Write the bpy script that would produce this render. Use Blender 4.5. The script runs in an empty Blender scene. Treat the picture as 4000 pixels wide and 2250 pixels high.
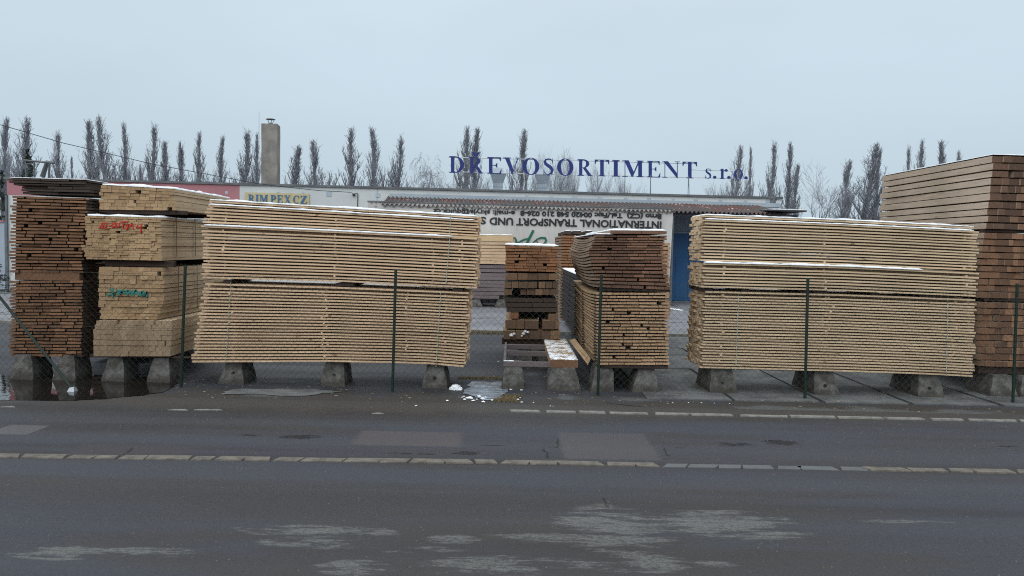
import bpy, math, random
from mathutils import Vector, Matrix, noise as mnoise
random.seed(11)
R = random.uniform
rad = math.radians
F = 3080.0
H = 2.1
PITCH = math.atan(160/F)
ROLL = rad(1.15)
CAMM = Matrix.Rotation(math.pi/2-PITCH, 3, 'X') @ Matrix.Rotation(ROLL, 3, 'Z')
C = Vector((0, 0, H))

def W(px, py, Y):
    "the point at depth Y seen at a pixel of the 4000x2250 photograph"
    d = CAMM @ Vector(((px-2000)/F, -(py-1125)/F, -1))
    return C + d*(Y/d.y)
def G(px, py, z=0.0):
    d = CAMM @ Vector(((px-2000)/F, -(py-1125)/F, -1))
    return C + d*((z-H)/d.z)

sc = bpy.context.scene
col = sc.collection

# ------------------------------------------------------------------ materials
class NT:
    def __init__(s, name):
        s.m = bpy.data.materials.new(name); s.m.use_nodes = True
        s.t = s.m.node_tree; s.t.nodes.clear()
        s.out = s.n('ShaderNodeOutputMaterial'); s.b = s.n('ShaderNodeBsdfPrincipled')
        s.t.links.new(s.b.outputs[0], s.out.inputs[0])
        s.pos = s.n('ShaderNodeNewGeometry')
    def n(s, t, **k):
        x = s.t.nodes.new(t)
        for a, b in k.items(): setattr(x, a, b)
        return x
    def l(s, a, b):
        if isinstance(a, (int, float)): b.default_value = a
        elif isinstance(a, (tuple, list)): b.default_value = tuple(a) if len(a) == len(b.default_value) else tuple(a)+(1,)
        else: s.t.links.new(a, b)
    def math(s, op, a, b=0.0, clamp=False):
        x = s.n('ShaderNodeMath', operation=op); x.use_clamp = clamp
        s.l(a, x.inputs[0]); s.l(b, x.inputs[1]); return x.outputs[0]
    def mapr(s, v, a, b, c=0.0, d=1.0, smooth=True):
        x = s.n('ShaderNodeMapRange'); x.interpolation_type = 'SMOOTHSTEP' if smooth else 'LINEAR'
        s.l(v, x.inputs[0]); x.inputs[1].default_value = a; x.inputs[2].default_value = b
        x.inputs[3].default_value = c; x.inputs[4].default_value = d; return x.outputs[0]
    def vec(s, scale=(1,1,1), loc=(0,0,0), rot=(0,0,0), src=None):
        x = s.n('ShaderNodeMapping'); x.inputs['Scale'].default_value = scale
        x.inputs['Location'].default_value = loc; x.inputs['Rotation'].default_value = rot
        s.l(src or s.pos.outputs['Position'], x.inputs[0]); return x.outputs[0]
    def noise(s, scale, detail=4, v=None, rough=.55, w=None):
        x = s.n('ShaderNodeTexNoise'); x.inputs['Scale'].default_value = scale
        x.inputs['Detail'].default_value = detail; x.inputs['Roughness'].default_value = rough
        s.l(v if v is not None else s.pos.outputs['Position'], x.inputs['Vector']); return x.outputs[0]
    def mix(s, f, a, b, mode='MIX'):
        x = s.n('ShaderNodeMix', data_type='RGBA', blend_type=mode)
        s.l(f, x.inputs[0]); s.l(a, x.inputs[6]); s.l(b, x.inputs[7]); return x.outputs[2]
    def bump(s, h, dist=.01, strength=1.0):
        x = s.n('ShaderNodeBump'); x.inputs['Distance'].default_value = dist; x.inputs['Strength'].default_value = strength
        s.l(h, x.inputs['Height']); s.l(x.outputs[0], s.b.inputs['Normal'])
    def fin(s, colr, rough=.8, spec=.3, metal=0.0):
        s.l(colr, s.b.inputs['Base Color']); s.l(rough, s.b.inputs['Roughness'])
        s.l(metal, s.b.inputs['Metallic']); s.b.inputs['Specular IOR Level'].default_value = spec
        return s.m

def wood(name, c1, c2, c3, axis='x', knots=.5, rnd=.5, stain=None):
    """sawn timber: boards vary from c1 to c2, grain and knots run along the axis"""
    n = NT(name)
    st = {'x': (.5, 9, 14), 'y': (9, .5, 14), 'e': (14, 3, 14)}[axis]
    isl = n.pos.outputs['Random Per Island']
    off = n.n('ShaderNodeVectorMath', operation='ADD')
    n.l(n.pos.outputs['Position'], off.inputs[0])
    cb = n.n('ShaderNodeCombineXYZ'); n.l(n.math('MULTIPLY', isl, 37.), cb.inputs[0]); n.l(n.math('MULTIPLY', isl, 17.), cb.inputs[1]); n.l(n.math('MULTIPLY', isl, 53.), cb.inputs[2])
    n.l(cb.outputs[0], off.inputs[1])
    p = off.outputs[0]
    g = n.noise(5, 5, n.vec(st, src=p), .65)
    base = n.mix(isl, c1, c2)
    base = n.mix(n.mapr(g, .35, .75, 0, .55), base, c3)
    # soft weather tone drifting over the pack
    big = n.noise(1.1, 3)
    base = n.mix(n.mapr(big, .4, .75, 0, rnd), base, tuple(x*.62 for x in c2), 'MIX')
    kn = n.noise(16 if axis != 'e' else 30, 2, n.vec({'x': (.35, 1, 1), 'y': (1, .35, 1), 'e': (1, 1, 1)}[axis], src=p), .4)
    base = n.mix(n.mapr(kn, .70, .76, 0, knots), base, (c1[0]*.28, c1[1]*.2, c1[2]*.16))
    pale = n.noise(7, 3, n.vec((st[0]*.6, st[1]*.3, st[2]*.3), src=p), .5)
    base = n.mix(n.mapr(pale, .6, .72, 0, .35), base, tuple(min(1, x*1.35) for x in c1))
    if stain: base = stain(n, base)
    n.bump(g, .004, .7)
    return n.fin(base, .85, .2)

def plain(name, c, c2=None, sc_=3, rough=.8, metal=0, spec=.3, bump=.0, lo=.35, hi=.7, v=None):
    n = NT(name); g = n.noise(sc_, 6, n.vec(v) if v else None, .6)
    cc = n.mix(n.mapr(g, lo, hi), c, c2 or tuple(x*.7 for x in c))
    if bump: n.bump(n.noise(sc_*6, 5), bump, 1)
    return n.fin(cc, rough, spec, metal)

M = {}
def spray(colr, cx, cz, hw, hh, sc_=14, thr=.5, xs=1):
    def f(n, base):
        s = n.n('ShaderNodeSeparateXYZ'); n.l(n.pos.outputs['Position'], s.inputs[0])
        dx = n.math('DIVIDE', n.math('ABSOLUTE', n.math('SUBTRACT', s.outputs[0], cx)), hw)
        dz = n.math('DIVIDE', n.math('ABSOLUTE', n.math('SUBTRACT', s.outputs[2], cz)), hh)
        d = n.math('MAXIMUM', dx, dz)
        m = n.mapr(d, .8, 1., 1, 0)
        g = n.noise(sc_, 3, n.vec((xs, 1, 1)), .7)
        return n.mix(n.math('MULTIPLY', m, n.mapr(g, thr, thr+.08, 0, .8)), base, colr)
    return f

M['lt'] = wood('pale_spruce', (.78, .585, .40), (.58, .415, .27), (.46, .30, .185), 'x', .8, .4)
M['rt'] = wood('straw_spruce', (.74, .58, .40), (.55, .42, .28), (.44, .32, .20), 'x', .8, .4)
M['lt_end'] = wood('pale_spruce_end', (.52, .38, .20), (.42, .29, .15), (.33, .21, .10), 'e', .3, .3)
M['brn'] = wood('brown_boards', (.34, .18, .10), (.18, .098, .058), (.09, .05, .034), 'e', .3, .6)
M['brn_side'] = wood('brown_board_sides', (.10, .075, .055), (.06, .045, .036), (.03, .024, .02), 'y', .3, .5)
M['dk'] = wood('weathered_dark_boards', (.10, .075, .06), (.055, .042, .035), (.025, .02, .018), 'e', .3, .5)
M['B'] = wood('tan_battens', (.50, .35, .205), (.33, .22, .125), (.20, .125, .065), 'e', .5, .5)
M['B_side'] = wood('tan_batten_sides', (.56, .44, .30), (.46, .35, .23), (.38, .28, .18), 'y', .4, .4)
M['B4'] = wood('drab_battens', (.38, .285, .19), (.28, .20, .13), (.19, .135, .085), 'e', .4, .6)
M['G'] = wood('larch_board_ends', (.64, .44, .275), (.44, .285, .175), (.28, .165, .095), 'e', .4, .5)
M['G_side'] = wood('larch_board_sides', (.50, .36, .22), (.38, .26, .15), (.26, .16, .09), 'y', .4, .4)
M['Gu'] = wood('red_brown_board_ends', (.31, .17, .11), (.15, .085, .06), (.07, .044, .034), 'e', .3, .5)
M['Gu_side'] = wood('red_brown_board_sides', (.40, .30, .21), (.25, .18, .13), (.15, .10, .07), 'y', .4, .4)
M['D'] = wood('orange_timber_ends', (.36, .18, .09), (.22, .115, .065), (.12, .06, .038), 'e', .3, .4)
M['D2'] = wood('beam_ends', (.29, .18, .105), (.13, .085, .06), (.06, .04, .03), 'e', .4, .5)
M['grey'] = wood('grey_old_beams', (.06, .053, .053), (.032, .029, .03), (.02, .018, .018), 'y', .4, .4)
M['greyx'] = wood('grey_old_boards', (.27, .22, .22), (.16, .135, .14), (.09, .075, .08), 'x', .4, .4)
M['I'] = wood('dark_beam_ends', (.27, .155, .10), (.095, .06, .045), (.05, .034, .026), 'e', .3, .5)
M['I2'] = wood('brown_beam_ends', (.37, .20, .115), (.13, .075, .05), (.07, .04, .028), 'e', .3, .5)
p0 = W(3510, 745, 15)
M['I_side'] = wood('weathered_beam_sides', (.60, .475, .365), (.42, .335, .26), (.28, .215, .165), 'y', .5, .4)
M['bear'] = wood('dark_bearer', (.09, .06, .045), (.05, .035, .03), (.025, .02, .018), 'x', .3, .4)
M['bright'] = wood('fresh_beam', (.66, .50, .31), (.60, .44, .26), (.50, .35, .2), 'x', .6, .2)

def snow_mat():
    n = NT('snow'); g = n.noise(40, 5)
    n.bump(g, .006, .8)
    return n.fin(n.mix(n.mapr(n.noise(9, 4), .45, .75), (.86, .89, .93), (.62, .64, .66)), .7, .2)
M['snow'] = snow_mat()
def snow_patchy(name, wcol, thr=.5):
    n = NT(name); g = n.noise(7, 6, None, .7)
    m = n.mapr(g, thr-.03, thr+.04)
    n.bump(m, .01, .7)
    return n.fin(n.mix(m, n.mix(n.noise(5, 4, n.vec((9, .6, 9))), wcol, tuple(x*.6 for x in wcol)), (.85, .88, .92)), .7, .2)
M['snowboard'] = snow_patchy('snow_on_planks', (.50, .36, .22), .47)

def concrete(name, c, c2, sc_=5, grime=None):
    n = NT(name)
    a = n.noise(sc_, 6, None, .65); b = n.noise(sc_*14, 4, None, .7)
    cc = n.mix(n.mapr(a, .35, .68), c, c2)
    cc = n.mix(n.mapr(b, .62, .75, 0, .6), cc, tuple(x*.45 for x in c))
    if grime:
        s_ = n.n('ShaderNodeSeparateXYZ'); n.l(n.pos.outputs['Position'], s_.inputs[0])
        gm = n.mapr(n.math('ADD', s_.outputs[2], n.math('MULTIPLY', n.math('SUBTRACT', n.noise(11, 5, None, .7), .5), .35)), .02, .16, .8, 0)
        cc = n.mix(gm, cc, grime)
    n.bump(n.math('ADD', a, n.math('MULTIPLY', b, .35)), .02, .9)
    return n.fin(cc, .85, .3)
M['block'] = concrete('rough_concrete', (.16, .158, .15), (.06, .056, .05), 7, (.05, .043, .036))
M['hole'] = plain('dark_hollow', (.02, .02, .02))
M['chim'] = concrete('chimney_render', (.285, .265, .24), (.18, .172, .16), 1.8)
M['post'] = plain('green_coated_steel', (.006, .022, .017), (.014, .026, .02), 6, .5)
M['wire'] = plain('green_wire', (.03, .04, .035), (.05, .055, .05), 12, .6)
M['galv'] = plain('galvanised_steel', (.42, .46, .50), (.30, .33, .37), 4, .5, .3)
M['duct'] = plain('grey_duct_metal', (.40, .47, .54), (.33, .39, .45), 2, .5, .2)
M['rail'] = plain('white_rail', (.60, .65, .70), (.5, .54, .58), 4, .6)
M['leg'] = plain('sign_leg_steel', (.13, .15, .18), (.2, .22, .25), 4, .6)
M['blue'] = plain('sign_blue_paint', (.018, .032, .165), (.028, .045, .20), 2, .5)
M['strap'] = plain('pale_green_strap', (.30, .40, .34), (.44, .50, .44), 20, .5)
M['strapk'] = plain('black_strap', (.03, .03, .03), None, 20, .5)
M['cable'] = plain('black_cable', (.03, .035, .04), None, 5, .6)
M['bark'] = plain('bark', (.14, .145, .165), (.19, .195, .215), 2, .9, v=(4, 4, .6))
M['twig'] = plain('twigs', (.20, .21, .245), (.26, .275, .31), .8, .9)  # bluish grey carries the distance haze in the colour
M['birch'] = plain('pale_twigs', (.17, .175, .20), (.23, .235, .26), .8, .9)
M['needle'] = plain('conifer_needles', (.02, .035, .03), (.035, .05, .04), 3, .8)
M['flash'] = plain('roof_edge_metal', (.10, .11, .12), (.16, .17, .18), 2, .5, .3)
M['flashb'] = plain('bluegrey_flashing', (.30, .37, .43), (.38, .44, .49), 1.2, .5)
M['door'] = plain('blue_door_paint', (.025, .11, .27), (.035, .125, .29), 1.5, .45)
M['ypaint'] = plain('yellow_sign_panel', (.54, .465, .27), (.45, .39, .23), 2.5, .6)
M['yblue'] = plain('sign_letter_blue', (.05, .16, .34), None, 5, .6)
M['black'] = plain('black_lettering', (.018, .02, .025), (.03, .03, .035), 5, .6)
M['green'] = plain('green_lettering', (.012, .13, .085), None, 5, .6)
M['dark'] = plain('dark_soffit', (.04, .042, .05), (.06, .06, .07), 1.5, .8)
M['grass'] = plain('dry_grass', (.20, .15, .08), (.12, .10, .05), 30, .9)
M['red'] = plain('red_spray', (.62, .04, .03), (.45, .05, .03), 30, .7)
M['teal'] = plain('teal_spray', (.03, .19, .17), (.06, .2, .16), 30, .7)

def wall_mat():
    n = NT('wall_render')
    a = n.noise(.5, 5, None, .6); b = n.noise(3, 5, n.vec((1, 1, .12)), .6); k = n.noise(60, 3)
    c = n.mix(n.mapr(a, .35, .7), (.60, .63, .63), (.50, .54, .55))
    c = n.mix(n.mapr(b, .55, .8, 0, .35), c, (.36, .40, .42))
    n.bump(k, .003, .6)
    return n.fin(c, .85, .2)
M['wall'] = wall_mat()
M['wallblue'] = plain('bluegrey_wall', (.36, .41, .48), (.31, .36, .43), .8, .8)
M['pink'] = plain('pink_render', (.42, .19, .21), (.36, .165, .185), .9, .85)
def tarp_mat():
    n = NT('tarpaulin')
    a = n.noise(.9, 6, n.vec((1, 1, .4)), .65); b = n.noise(5, 5, n.vec((1.5, 1, .25)), .7); f = n.noise(1.6, 3, n.vec((2.2, 1, .3)))
    c = n.mix(n.mapr(a, .35, .7), (.56, .55, .53), (.44, .43, .42))
    c = n.mix(n.mapr(b, .55, .8, 0, .5), c, (.30, .29, .29))
    n.bump(f, .08, .5)
    return n.fin(c, .6, .3)
M['tarp'] = tarp_mat()
def corr_mat():
    n = NT('corrugated_sheet_rust_and_snow')
    a = n.noise(.9, 4, None, .6); b = n.noise(7, 5, n.vec((2, .5, 1)), .7)
    c = n.mix(n.mapr(a, .5, .58), (.10, .085, .085), (.13, .065, .055))
    s = n.mapr(n.math('ADD', n.math('MULTIPLY', b, .7), n.math('MULTIPLY', a, .3)), .57, .64)
    return n.fin(n.mix(s, c, (.50, .50, .52)), .8, .2)
M['corr'] = corr_mat()

def ground_mask(n, items, sxyz, warp, k=1.0):
    """sum of soft elongated spots given in ground metres: (x, y, rx, ry, amount)"""
    tot = None
    for (x, y, rx, ry, am) in items:
        dx = n.math('DIVIDE', n.math('SUBTRACT', sxyz.outputs[0], x), rx)
        dy = n.math('DIVIDE', n.math('SUBTRACT', sxyz.outputs[1], y), ry)
        r = n.math('SQRT', n.math('ADD', n.math('MULTIPLY', dx, dx), n.math('MULTIPLY', dy, dy)))
        v = n.mapr(r, 0, 1, am, 0, False)
        tot = v if tot is None else n.math('MAXIMUM', tot, v)
    return n.math('MULTIPLY', n.mapr(tot, 0.02, .3), n.math('ADD', n.math('MULTIPLY', tot, k), warp))

def gsp(x0, y0, x1, y1, am=1):
    "spot that fills a box of photo pixels on the ground"
    a = G((x0+x1)/2, y0); b = G((x0+x1)/2, y1); l = G(x0, (y0+y1)/2); r = G(x1, (y0+y1)/2)
    return ((l.x+r.x)/2, (a.y+b.y)/2, abs(r.x-l.x)/2, abs(a.y-b.y)/2, am)

def asphalt(name, yard=False):
    n = NT(name)
    s = n.n('ShaderNodeSeparateXYZ'); n.l(n.pos.outputs['Position'], s.inputs[0])
    fine = n.noise(150, 3, None, .7); mid = n.noise(28, 5, None, .65); big = n.noise(.55, 5, n.vec((.3, 1.6, 1)), .6)
    big2 = n.noise(1.3, 4, n.vec((.25, 1, 1), loc=(7, 3, 0)), .55)
    c = n.mix(n.mapr(big, .38, .64), (.027, .028, .033), (.046, .050, .064))
    c = n.mix(n.mapr(big2, .5, .68, 0, .75), c, (.036, .032, .029))
    c = n.mix(n.mapr(fine, .56, .72, 0, .6), c, (.10, .10, .105))
    vf = n.noise(420, 2); c = n.mix(n.mapr(vf, .6, .72, 0, .28), c, (.11, .11, .115))
    c = n.mix(n.mapr(fine, .44, .28, 0, .6), c, (.022, .022, .025))
    agg = n.noise(70, 3, None, .6); c = n.mix(n.mapr(agg, .55, .7, 0, .5), c, (.085, .083, .085)); c = n.mix(n.mapr(agg, .42, .3, 0, .5), c, (.018, .018, .02))
    c = n.mix(n.mapr(mid, .60, .74, 0, .45), c, (.032, .032, .036))
    lane = n.noise(1.0, 3, n.vec((.04, 1.5, 1), loc=(0, 5, 0)), .5)
    c = n.mix(n.mapr(lane, .45, .62, 0, .45), c, (.052, .060, .074))
    c = n.mix(n.mapr(lane, .46, .34, 0, .5), c, (.028, .026, .026))
    rough = n.mapr(n.math('ADD', n.math('MULTIPLY', big, .75), n.math('MULTIPLY', mid, .25)), .40, .62, .55, .92)
    h = n.math('ADD', n.math('MULTIPLY', fine, .4), n.math('MULTIPLY', mid, .6))
    if not yard:
        wp = n.math('MULTIPLY', n.math('SUBTRACT', n.noise(2.1, 12, n.vec((.6, 3.2, 1), rot=(0, 0, .06)), .82), .5), 5.4)
        pale = [gsp(2150, 1980, 2640, 2160, 1.0), gsp(1900, 2075, 2450, 2125, .95), gsp(2380, 2140, 2700, 2240, 1.1), gsp(2050, 2170, 2500, 2250, .9),
                gsp(2520, 2000, 3180, 2110, .95), gsp(1640, 2170, 2150, 2260, 1.05), gsp(900, 2050, 1560, 2100, .95), gsp(1000, 2095, 1560, 2150, .95),
                gsp(20, 2130, 460, 2190, .85), gsp(300, 2140, 900, 2180, .75), gsp(1220, 2190, 1560, 2250, .85), gsp(1640, 2090, 1900, 2130, .65),
                gsp(2650, 2190, 2900, 2220, .6), gsp(3300, 2030, 3800, 2050, .45), gsp(1250, 2120, 1900, 2170, .4)]
        m = n.mapr(ground_mask(n, [(a_, b_, c_*1.3, d_*1.35, e_) for a_, b_, c_, d_, e_ in pale], s, wp, .78), .20, .58, 0, .9)
        m = n.math('MULTIPLY', m, n.mapr(n.noise(45, 5, n.vec((.5, 1, 1)), .7), .34, .56, .35, 1))
        c = n.mix(m, c, n.mix(n.mapr(fine, .4, .65), (.10, .105, .10), (.175, .18, .172)))
        # warm dusty tone around the worn streaks
        wm = n.mapr(ground_mask(n, [gsp(-300, 2000, 4300, 2420, 1.)], s, n.math('MULTIPLY', n.math('SUBTRACT', n.noise(1.2, 5, n.vec((.4, 1.6, 1))), .5), 2.4)), .1, .7, 0, .6)
        c = n.mix(n.math('MULTIPLY', wm, n.math('SUBTRACT', 1, m)), c, (.040, .035, .030))
        # repaired patches
        for (bx, cc) in ((gsp(1375, 1685, 1820, 1745), (.078, .069, .073)), (gsp(2180, 1690, 2560, 1800), (.074, .069, .076)), (gsp(-20, 1660, 160, 1700), (.088, .089, .093)), (gsp(250, 1740, 760, 1785), (.052, .047, .053))):
            dx = n.math('DIVIDE', n.math('ABSOLUTE', n.math('SUBTRACT', s.outputs[0], bx[0])), bx[2])
            dy = n.math('DIVIDE', n.math('ABSOLUTE', n.math('SUBTRACT', s.outputs[1], bx[1])), bx[3])
            d = n.math('ADD', n.math('MAXIMUM', dx, dy), n.math('MULTIPLY', n.math('SUBTRACT', mid, .5), .35))
            c = n.mix(n.mapr(d, .88, .98, .85, 0), c, cc)
        wk = n.math('MULTIPLY', n.math('SUBTRACT', n.noise(6, 9, n.vec((1, 3.4, 1)), .85), .5), 6.0)
        holes = [gsp(1060, 1695, 1290, 1722, 1.0), gsp(1740, 1762, 1910, 1782, 1.1), gsp(1430, 1768, 1760, 1780, .7), gsp(2740, 1725, 3000, 1750, .7),
                 gsp(2960, 1716, 3140, 1745, 1.2), gsp(1850, 1738, 2000, 1745, .7), gsp(3880, 1740, 4000, 1752, .8), gsp(2600, 1745, 2700, 1755, .6), gsp(900, 1690, 1060, 1712, .5)]
        hm = n.mapr(ground_mask(n, holes, s, wk), .5, .75)
        c = n.mix(hm, c, (.018, .018, .020))
        h = n.math('SUBTRACT', h, n.math('MULTIPLY', hm, 3.0))
        # muddy shoulder
        mud = n.mapr(n.math('ADD', s.outputs[1], n.math('MULTIPLY', n.noise(1.2, 5), 1.0)), 10.05, 10.6, 0, .7)
        c = n.mix(mud, c, (.062, .055, .047))
    else:
        wk = n.math('MULTIPLY', n.math('SUBTRACT', n.noise(1.6, 6, n.vec((.6, 1.5, 1)), .65), .5), 2.0)
        pale = [gsp(820, 1525, 1360, 1560, .9), gsp(2130, 1535, 2290, 1568, 1.), gsp(2280, 1535, 2640, 1590, .6), gsp(2560, 1575, 3900, 1635, .9), gsp(3300, 1590, 4200, 1650, .9), gsp(2000, 1430, 2150, 1500, .6)]
        m = n.mapr(ground_mask(n, pale, s, wk), .25, .6, 0, .8)
        c = n.mix(m, c, n.mix(mid, (.075, .08, .08), (.15, .16, .16)))
        mud = n.mapr(n.math('ADD', n.math('SUBTRACT', s.outputs[1], 10.9), n.math('MULTIPLY', n.math('SUBTRACT', n.noise(1.5, 5), .5), 2.4)), -.4, .5, .85, 0)
        c = n.mix(n.math('MULTIPLY', mud, n.math('SUBTRACT', 1, m)), c, (.050, .044, .036))
    n.bump(h, .02, 1.0)
    return n.fin(c, rough, .35)
M['road'] = asphalt('asphalt_road'); M['yard'] = asphalt('asphalt_yard', True)
M['slab'] = concrete('concrete_paving', (.15, .158, .16), (.075, .077, .078), 2.0)
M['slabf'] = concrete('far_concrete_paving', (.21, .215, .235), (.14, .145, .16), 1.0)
M['kerb'] = concrete('kerb_stone', (.17, .152, .128), (.095, .086, .076), 7)
M['kerbg'] = concrete('grey_kerb_stone', (.115, .12, .125), (.09, .095, .10), 4)
M['edge'] = concrete('worn_edge_line', (.25, .245, .23), (.15, .148, .14), 8)
def water():
    n = NT('puddle_water')
    n.bump(n.noise(9, 2, n.vec((1, .4, 1))), .004, .25)
    n.b.inputs['IOR'].default_value = 1.33
    return n.fin((.016, .014, .012), .015, .5)
M['water'] = water()
def icy():
    n = NT('slushy_ice')
    g = n.noise(6, 6, n.vec((.6, 2, 1)), .7); n.bump(g, .01, .6)
    return n.fin(n.mix(n.mapr(g, .42, .62), (.06, .075, .095), (.26, .32, .38)), n.mapr(g, .4, .6, .12, .6), .5)
M['ice'] = icy()

# ------------------------------------------------------------------ mesh helpers
class MB:
    def __init__(s): s.v = []; s.f = []; s.mi = []
    def poly(s, pts, faces, mi=0):
        k = len(s.v); s.v += [tuple(p) for p in pts]
        for f in faces: s.f.append([k+i for i in f]); s.mi.append(mi)
    def hexa(s, p, mi=0, mf=None):
        "8 corners: bottom 0-3 (front-left, front-right, back-right, back-left), top 4-7"
        k = len(s.v); s.v += [tuple(q) for q in p]
        fs = [(3,2,1,0), (4,5,6,7), (0,1,5,4), (1,2,6,5), (2,3,7,6), (3,0,4,7)]   # bottom, top, front, right, back, left
        for i, f in enumerate(fs):
            s.f.append([k+j for j in f]); s.mi.append((mf or {}).get(i, mi))
    def box(s, x0, y0, z0, x1, y1, z1, mi=0, mf=None):
        s.hexa([(x0,y0,z0),(x1,y0,z0),(x1,y1,z0),(x0,y1,z0),(x0,y0,z1),(x1,y0,z1),(x1,y1,z1),(x0,y1,z1)], mi, mf)
    def tube(s, a, b, r0, r1=None, n=6, mi=0, cap=True):
        a = Vector(a); b = Vector(b); r1 = r0 if r1 is None else r1
        d = (b-a); d = d.normalized() if d.length > 1e-9 else Vector((0,0,1))
        u = d.cross(Vector((0,0,1)) if abs(d.z) < .9 else Vector((1,0,0))).normalized(); w = d.cross(u)
        k = len(s.v)
        for c_, r in ((a, r0), (b, r1)):
            for i in range(n):
                t = 2*math.pi*i/n; s.v.append(tuple(c_ + u*math.cos(t)*r + w*math.sin(t)*r))
        for i in range(n):
            j = (i+1) % n; s.f.append([k+i, k+j, k+n+j, k+n+i]); s.mi.append(mi)
        if cap:
            s.f.append([k+i for i in range(n)][::-1]); s.mi.append(mi)
            s.f.append([k+n+i for i in range(n)]); s.mi.append(mi)
    def chain(s, pts, rs, n=3, mi=0):
        k = len(s.v); m = len(pts)
        for q, (p, r) in enumerate(zip(pts, rs)):
            p = Vector(p); a = Vector(pts[max(0, q-1)]); b = Vector(pts[min(m-1, q+1)]); d = (b-a).normalized()
            u = d.cross(Vector((0,0,1)) if abs(d.z) < .95 else Vector((1,0,0))).normalized(); w = d.cross(u)
            for i in range(n):
                t = 2*math.pi*i/n; s.v.append(tuple(p + u*math.cos(t)*r + w*math.sin(t)*r))
        for q in range(m-1):
            for i in range(n):
                j = (i+1) % n; s.f.append([k+q*n+i, k+q*n+j, k+(q+1)*n+j, k+(q+1)*n+i]); s.mi.append(mi)
    def build(s, name, mats, parent=None, smooth=False):
        me = bpy.data.meshes.new(name); me.from_pydata(s.v, [], s.f)
        if not isinstance(mats, (list, tuple)): mats = [mats]
        for m in mats: me.materials.append(m)
        if len(mats) > 1: me.polygons.foreach_set('material_index', s.mi)
        if smooth: me.polygons.foreach_set('use_smooth', [True]*len(me.polygons))
        me.update()
        o = bpy.data.objects.new(name, me); col.objects.link(o)
        if parent: put_under(o, parent)
        return o
def put_under(o, p):
    o.parent = p
    o.matrix_parent_inverse = Matrix.Translation(p.location).inverted()
def tag(o, label=None, cat=None, group=None, kind=None):
    if label: o['label'] = label
    if cat: o['category'] = cat
    if group: o['group'] = group
    if kind: o['kind'] = kind
    return o
def thing(name, label, cat, loc=(0,0,0), group=None):
    o = bpy.data.objects.new(name, None); col.objects.link(o); o.location = loc; o.empty_display_size = .2
    return tag(o, label, cat, group)
def lerp(a, b, t): return a+(b-a)*t
def pw(pts, x):
    if x <= pts[0][0]: return pts[0][1]
    for (a, b), (c, d) in zip(pts, pts[1:]):
        if x <= c: return lerp(b, d, (x-a)/(c-a))
    return pts[-1][1]

def bevel(o, w, seg=1):
    m = o.modifiers.new('bevel', 'BEVEL'); m.width = w; m.segments = seg; m.limit_method = 'ANGLE'

# ------------------------------------------------------------------ camera
cam = bpy.data.cameras.new('camera'); co = bpy.data.objects.new('camera', cam); col.objects.link(co)
cam.sensor_width = 36; cam.lens = 36*F/4000; cam.clip_end = 3000; cam.clip_start = .05
co.matrix_world = Matrix.Translation(C) @ CAMM.to_4x4()
sc.camera = co

# ------------------------------------------------------------------ ground
def sheet(name, pts, z, mat, nx=1):
    b = MB(); b.poly([(x, y, z) for x, y in pts], [list(range(len(pts)))])
    return tag(b.build(name, mat), kind='structure')
sheet('ground', [(-700, -60), (700, -60), (700, 1500), (-700, 1500)], 0, M['yard'])
sheet('road', [(-90, -30), (90, -30), (90, 10.42), (-90, 10.42)], .004, M['road'])
# concrete paving panels: one row right of the middle, a larger field farther back
def panels(name, x0, x1, y0, y1, w, l, z, mat, skew=0, jit=.02, gap=.03):
    b = MB(); y = y0; row = 0
    while y < y1-.1:
        x = x0 + (row % 2)*w*.4
        while x < x1-.1:
            dz = R(0, .006)
            a = [(x+gap, y+gap), (x+w-gap, y+gap), (x+w-gap, min(y+l, y1)-gap), (x+gap, min(y+l, y1)-gap)]
            a = [(p+R(-jit, jit), q+R(-jit, jit)) for p, q in a]
            b.hexa([(p, q, .001) for p, q in a]+[(p, q, z+dz) for p, q in a])
            x += w
        y += l; row += 1
    return tag(b.build(name, mat), kind='structure')
g0 = G(2560, 1590); g1 = G(4000, 1500)
panels('paved_yard', 1.9, 11.5, 10.95, 19.0, 1.25, 2.9, .016, M['slab'])
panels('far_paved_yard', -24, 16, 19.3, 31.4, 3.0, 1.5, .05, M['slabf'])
b = MB(); b.box(-24, 19.05, 0, 16, 19.28, .07)
tag(b.build('paving_edge', M['edge']), kind='structure')

# flush kerb stones across the road
def stones(name, x0, x1, y, wid, lens, mats, z, gapr, skew, drop=None):
    b = MB(); x = x0
    while x < x1:
        L_ = R(*lens); sk = R(-skew, skew)
        yy = y(x); grey = 1 if (drop and drop[0] < x < drop[1]) else 0
        w2 = wid*R(.9, 1.06)
        a = [(x, yy), (x+L_, y(x+L_)), (x+L_+sk, y(x+L_)+w2), (x+R(-.01, .01)+sk*.8, yy+w2)]
        a = [(p+R(-.006, .006), q+R(-.006, .006)) for p, q in a]
        zz = z + (-.006 if grey else R(-.003, .004))
        b.hexa([(p, q, -.02) for p, q in a]+[(p+(.008 if i in (0, 3) else -.008), q+(.007 if i < 2 else -.007), zz) for i, (p, q) in enumerate(a)], grey)
        x += L_ + R(*gapr)
    return tag(b.build(name, mats), kind='structure')
k0 = G(0, 1802); k1 = G(2000, 1817); k2 = G(4000, 1853)
xa, xb = G(2545, 1820).x, G(3370, 1838).x
stones('kerb', -8, 8, lambda x: pw([(-8, k0.y), (k1.x, k1.y), (8, k2.y+.0)], x), .14, (.2, .44), [M['kerb'], M['kerbg']], .016, (.008, .02), .06, (xa, xb))
e0 = G(2000, 1611); e1 = G(4000, 1651)
stones('road_edge_stones', e0.x-.02, 9, lambda x: pw([(0, e0.y), (e1.x, e1.y)], x), .10, (.3, .62), [M['edge']], .02, (.03, .09), .03)
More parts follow.
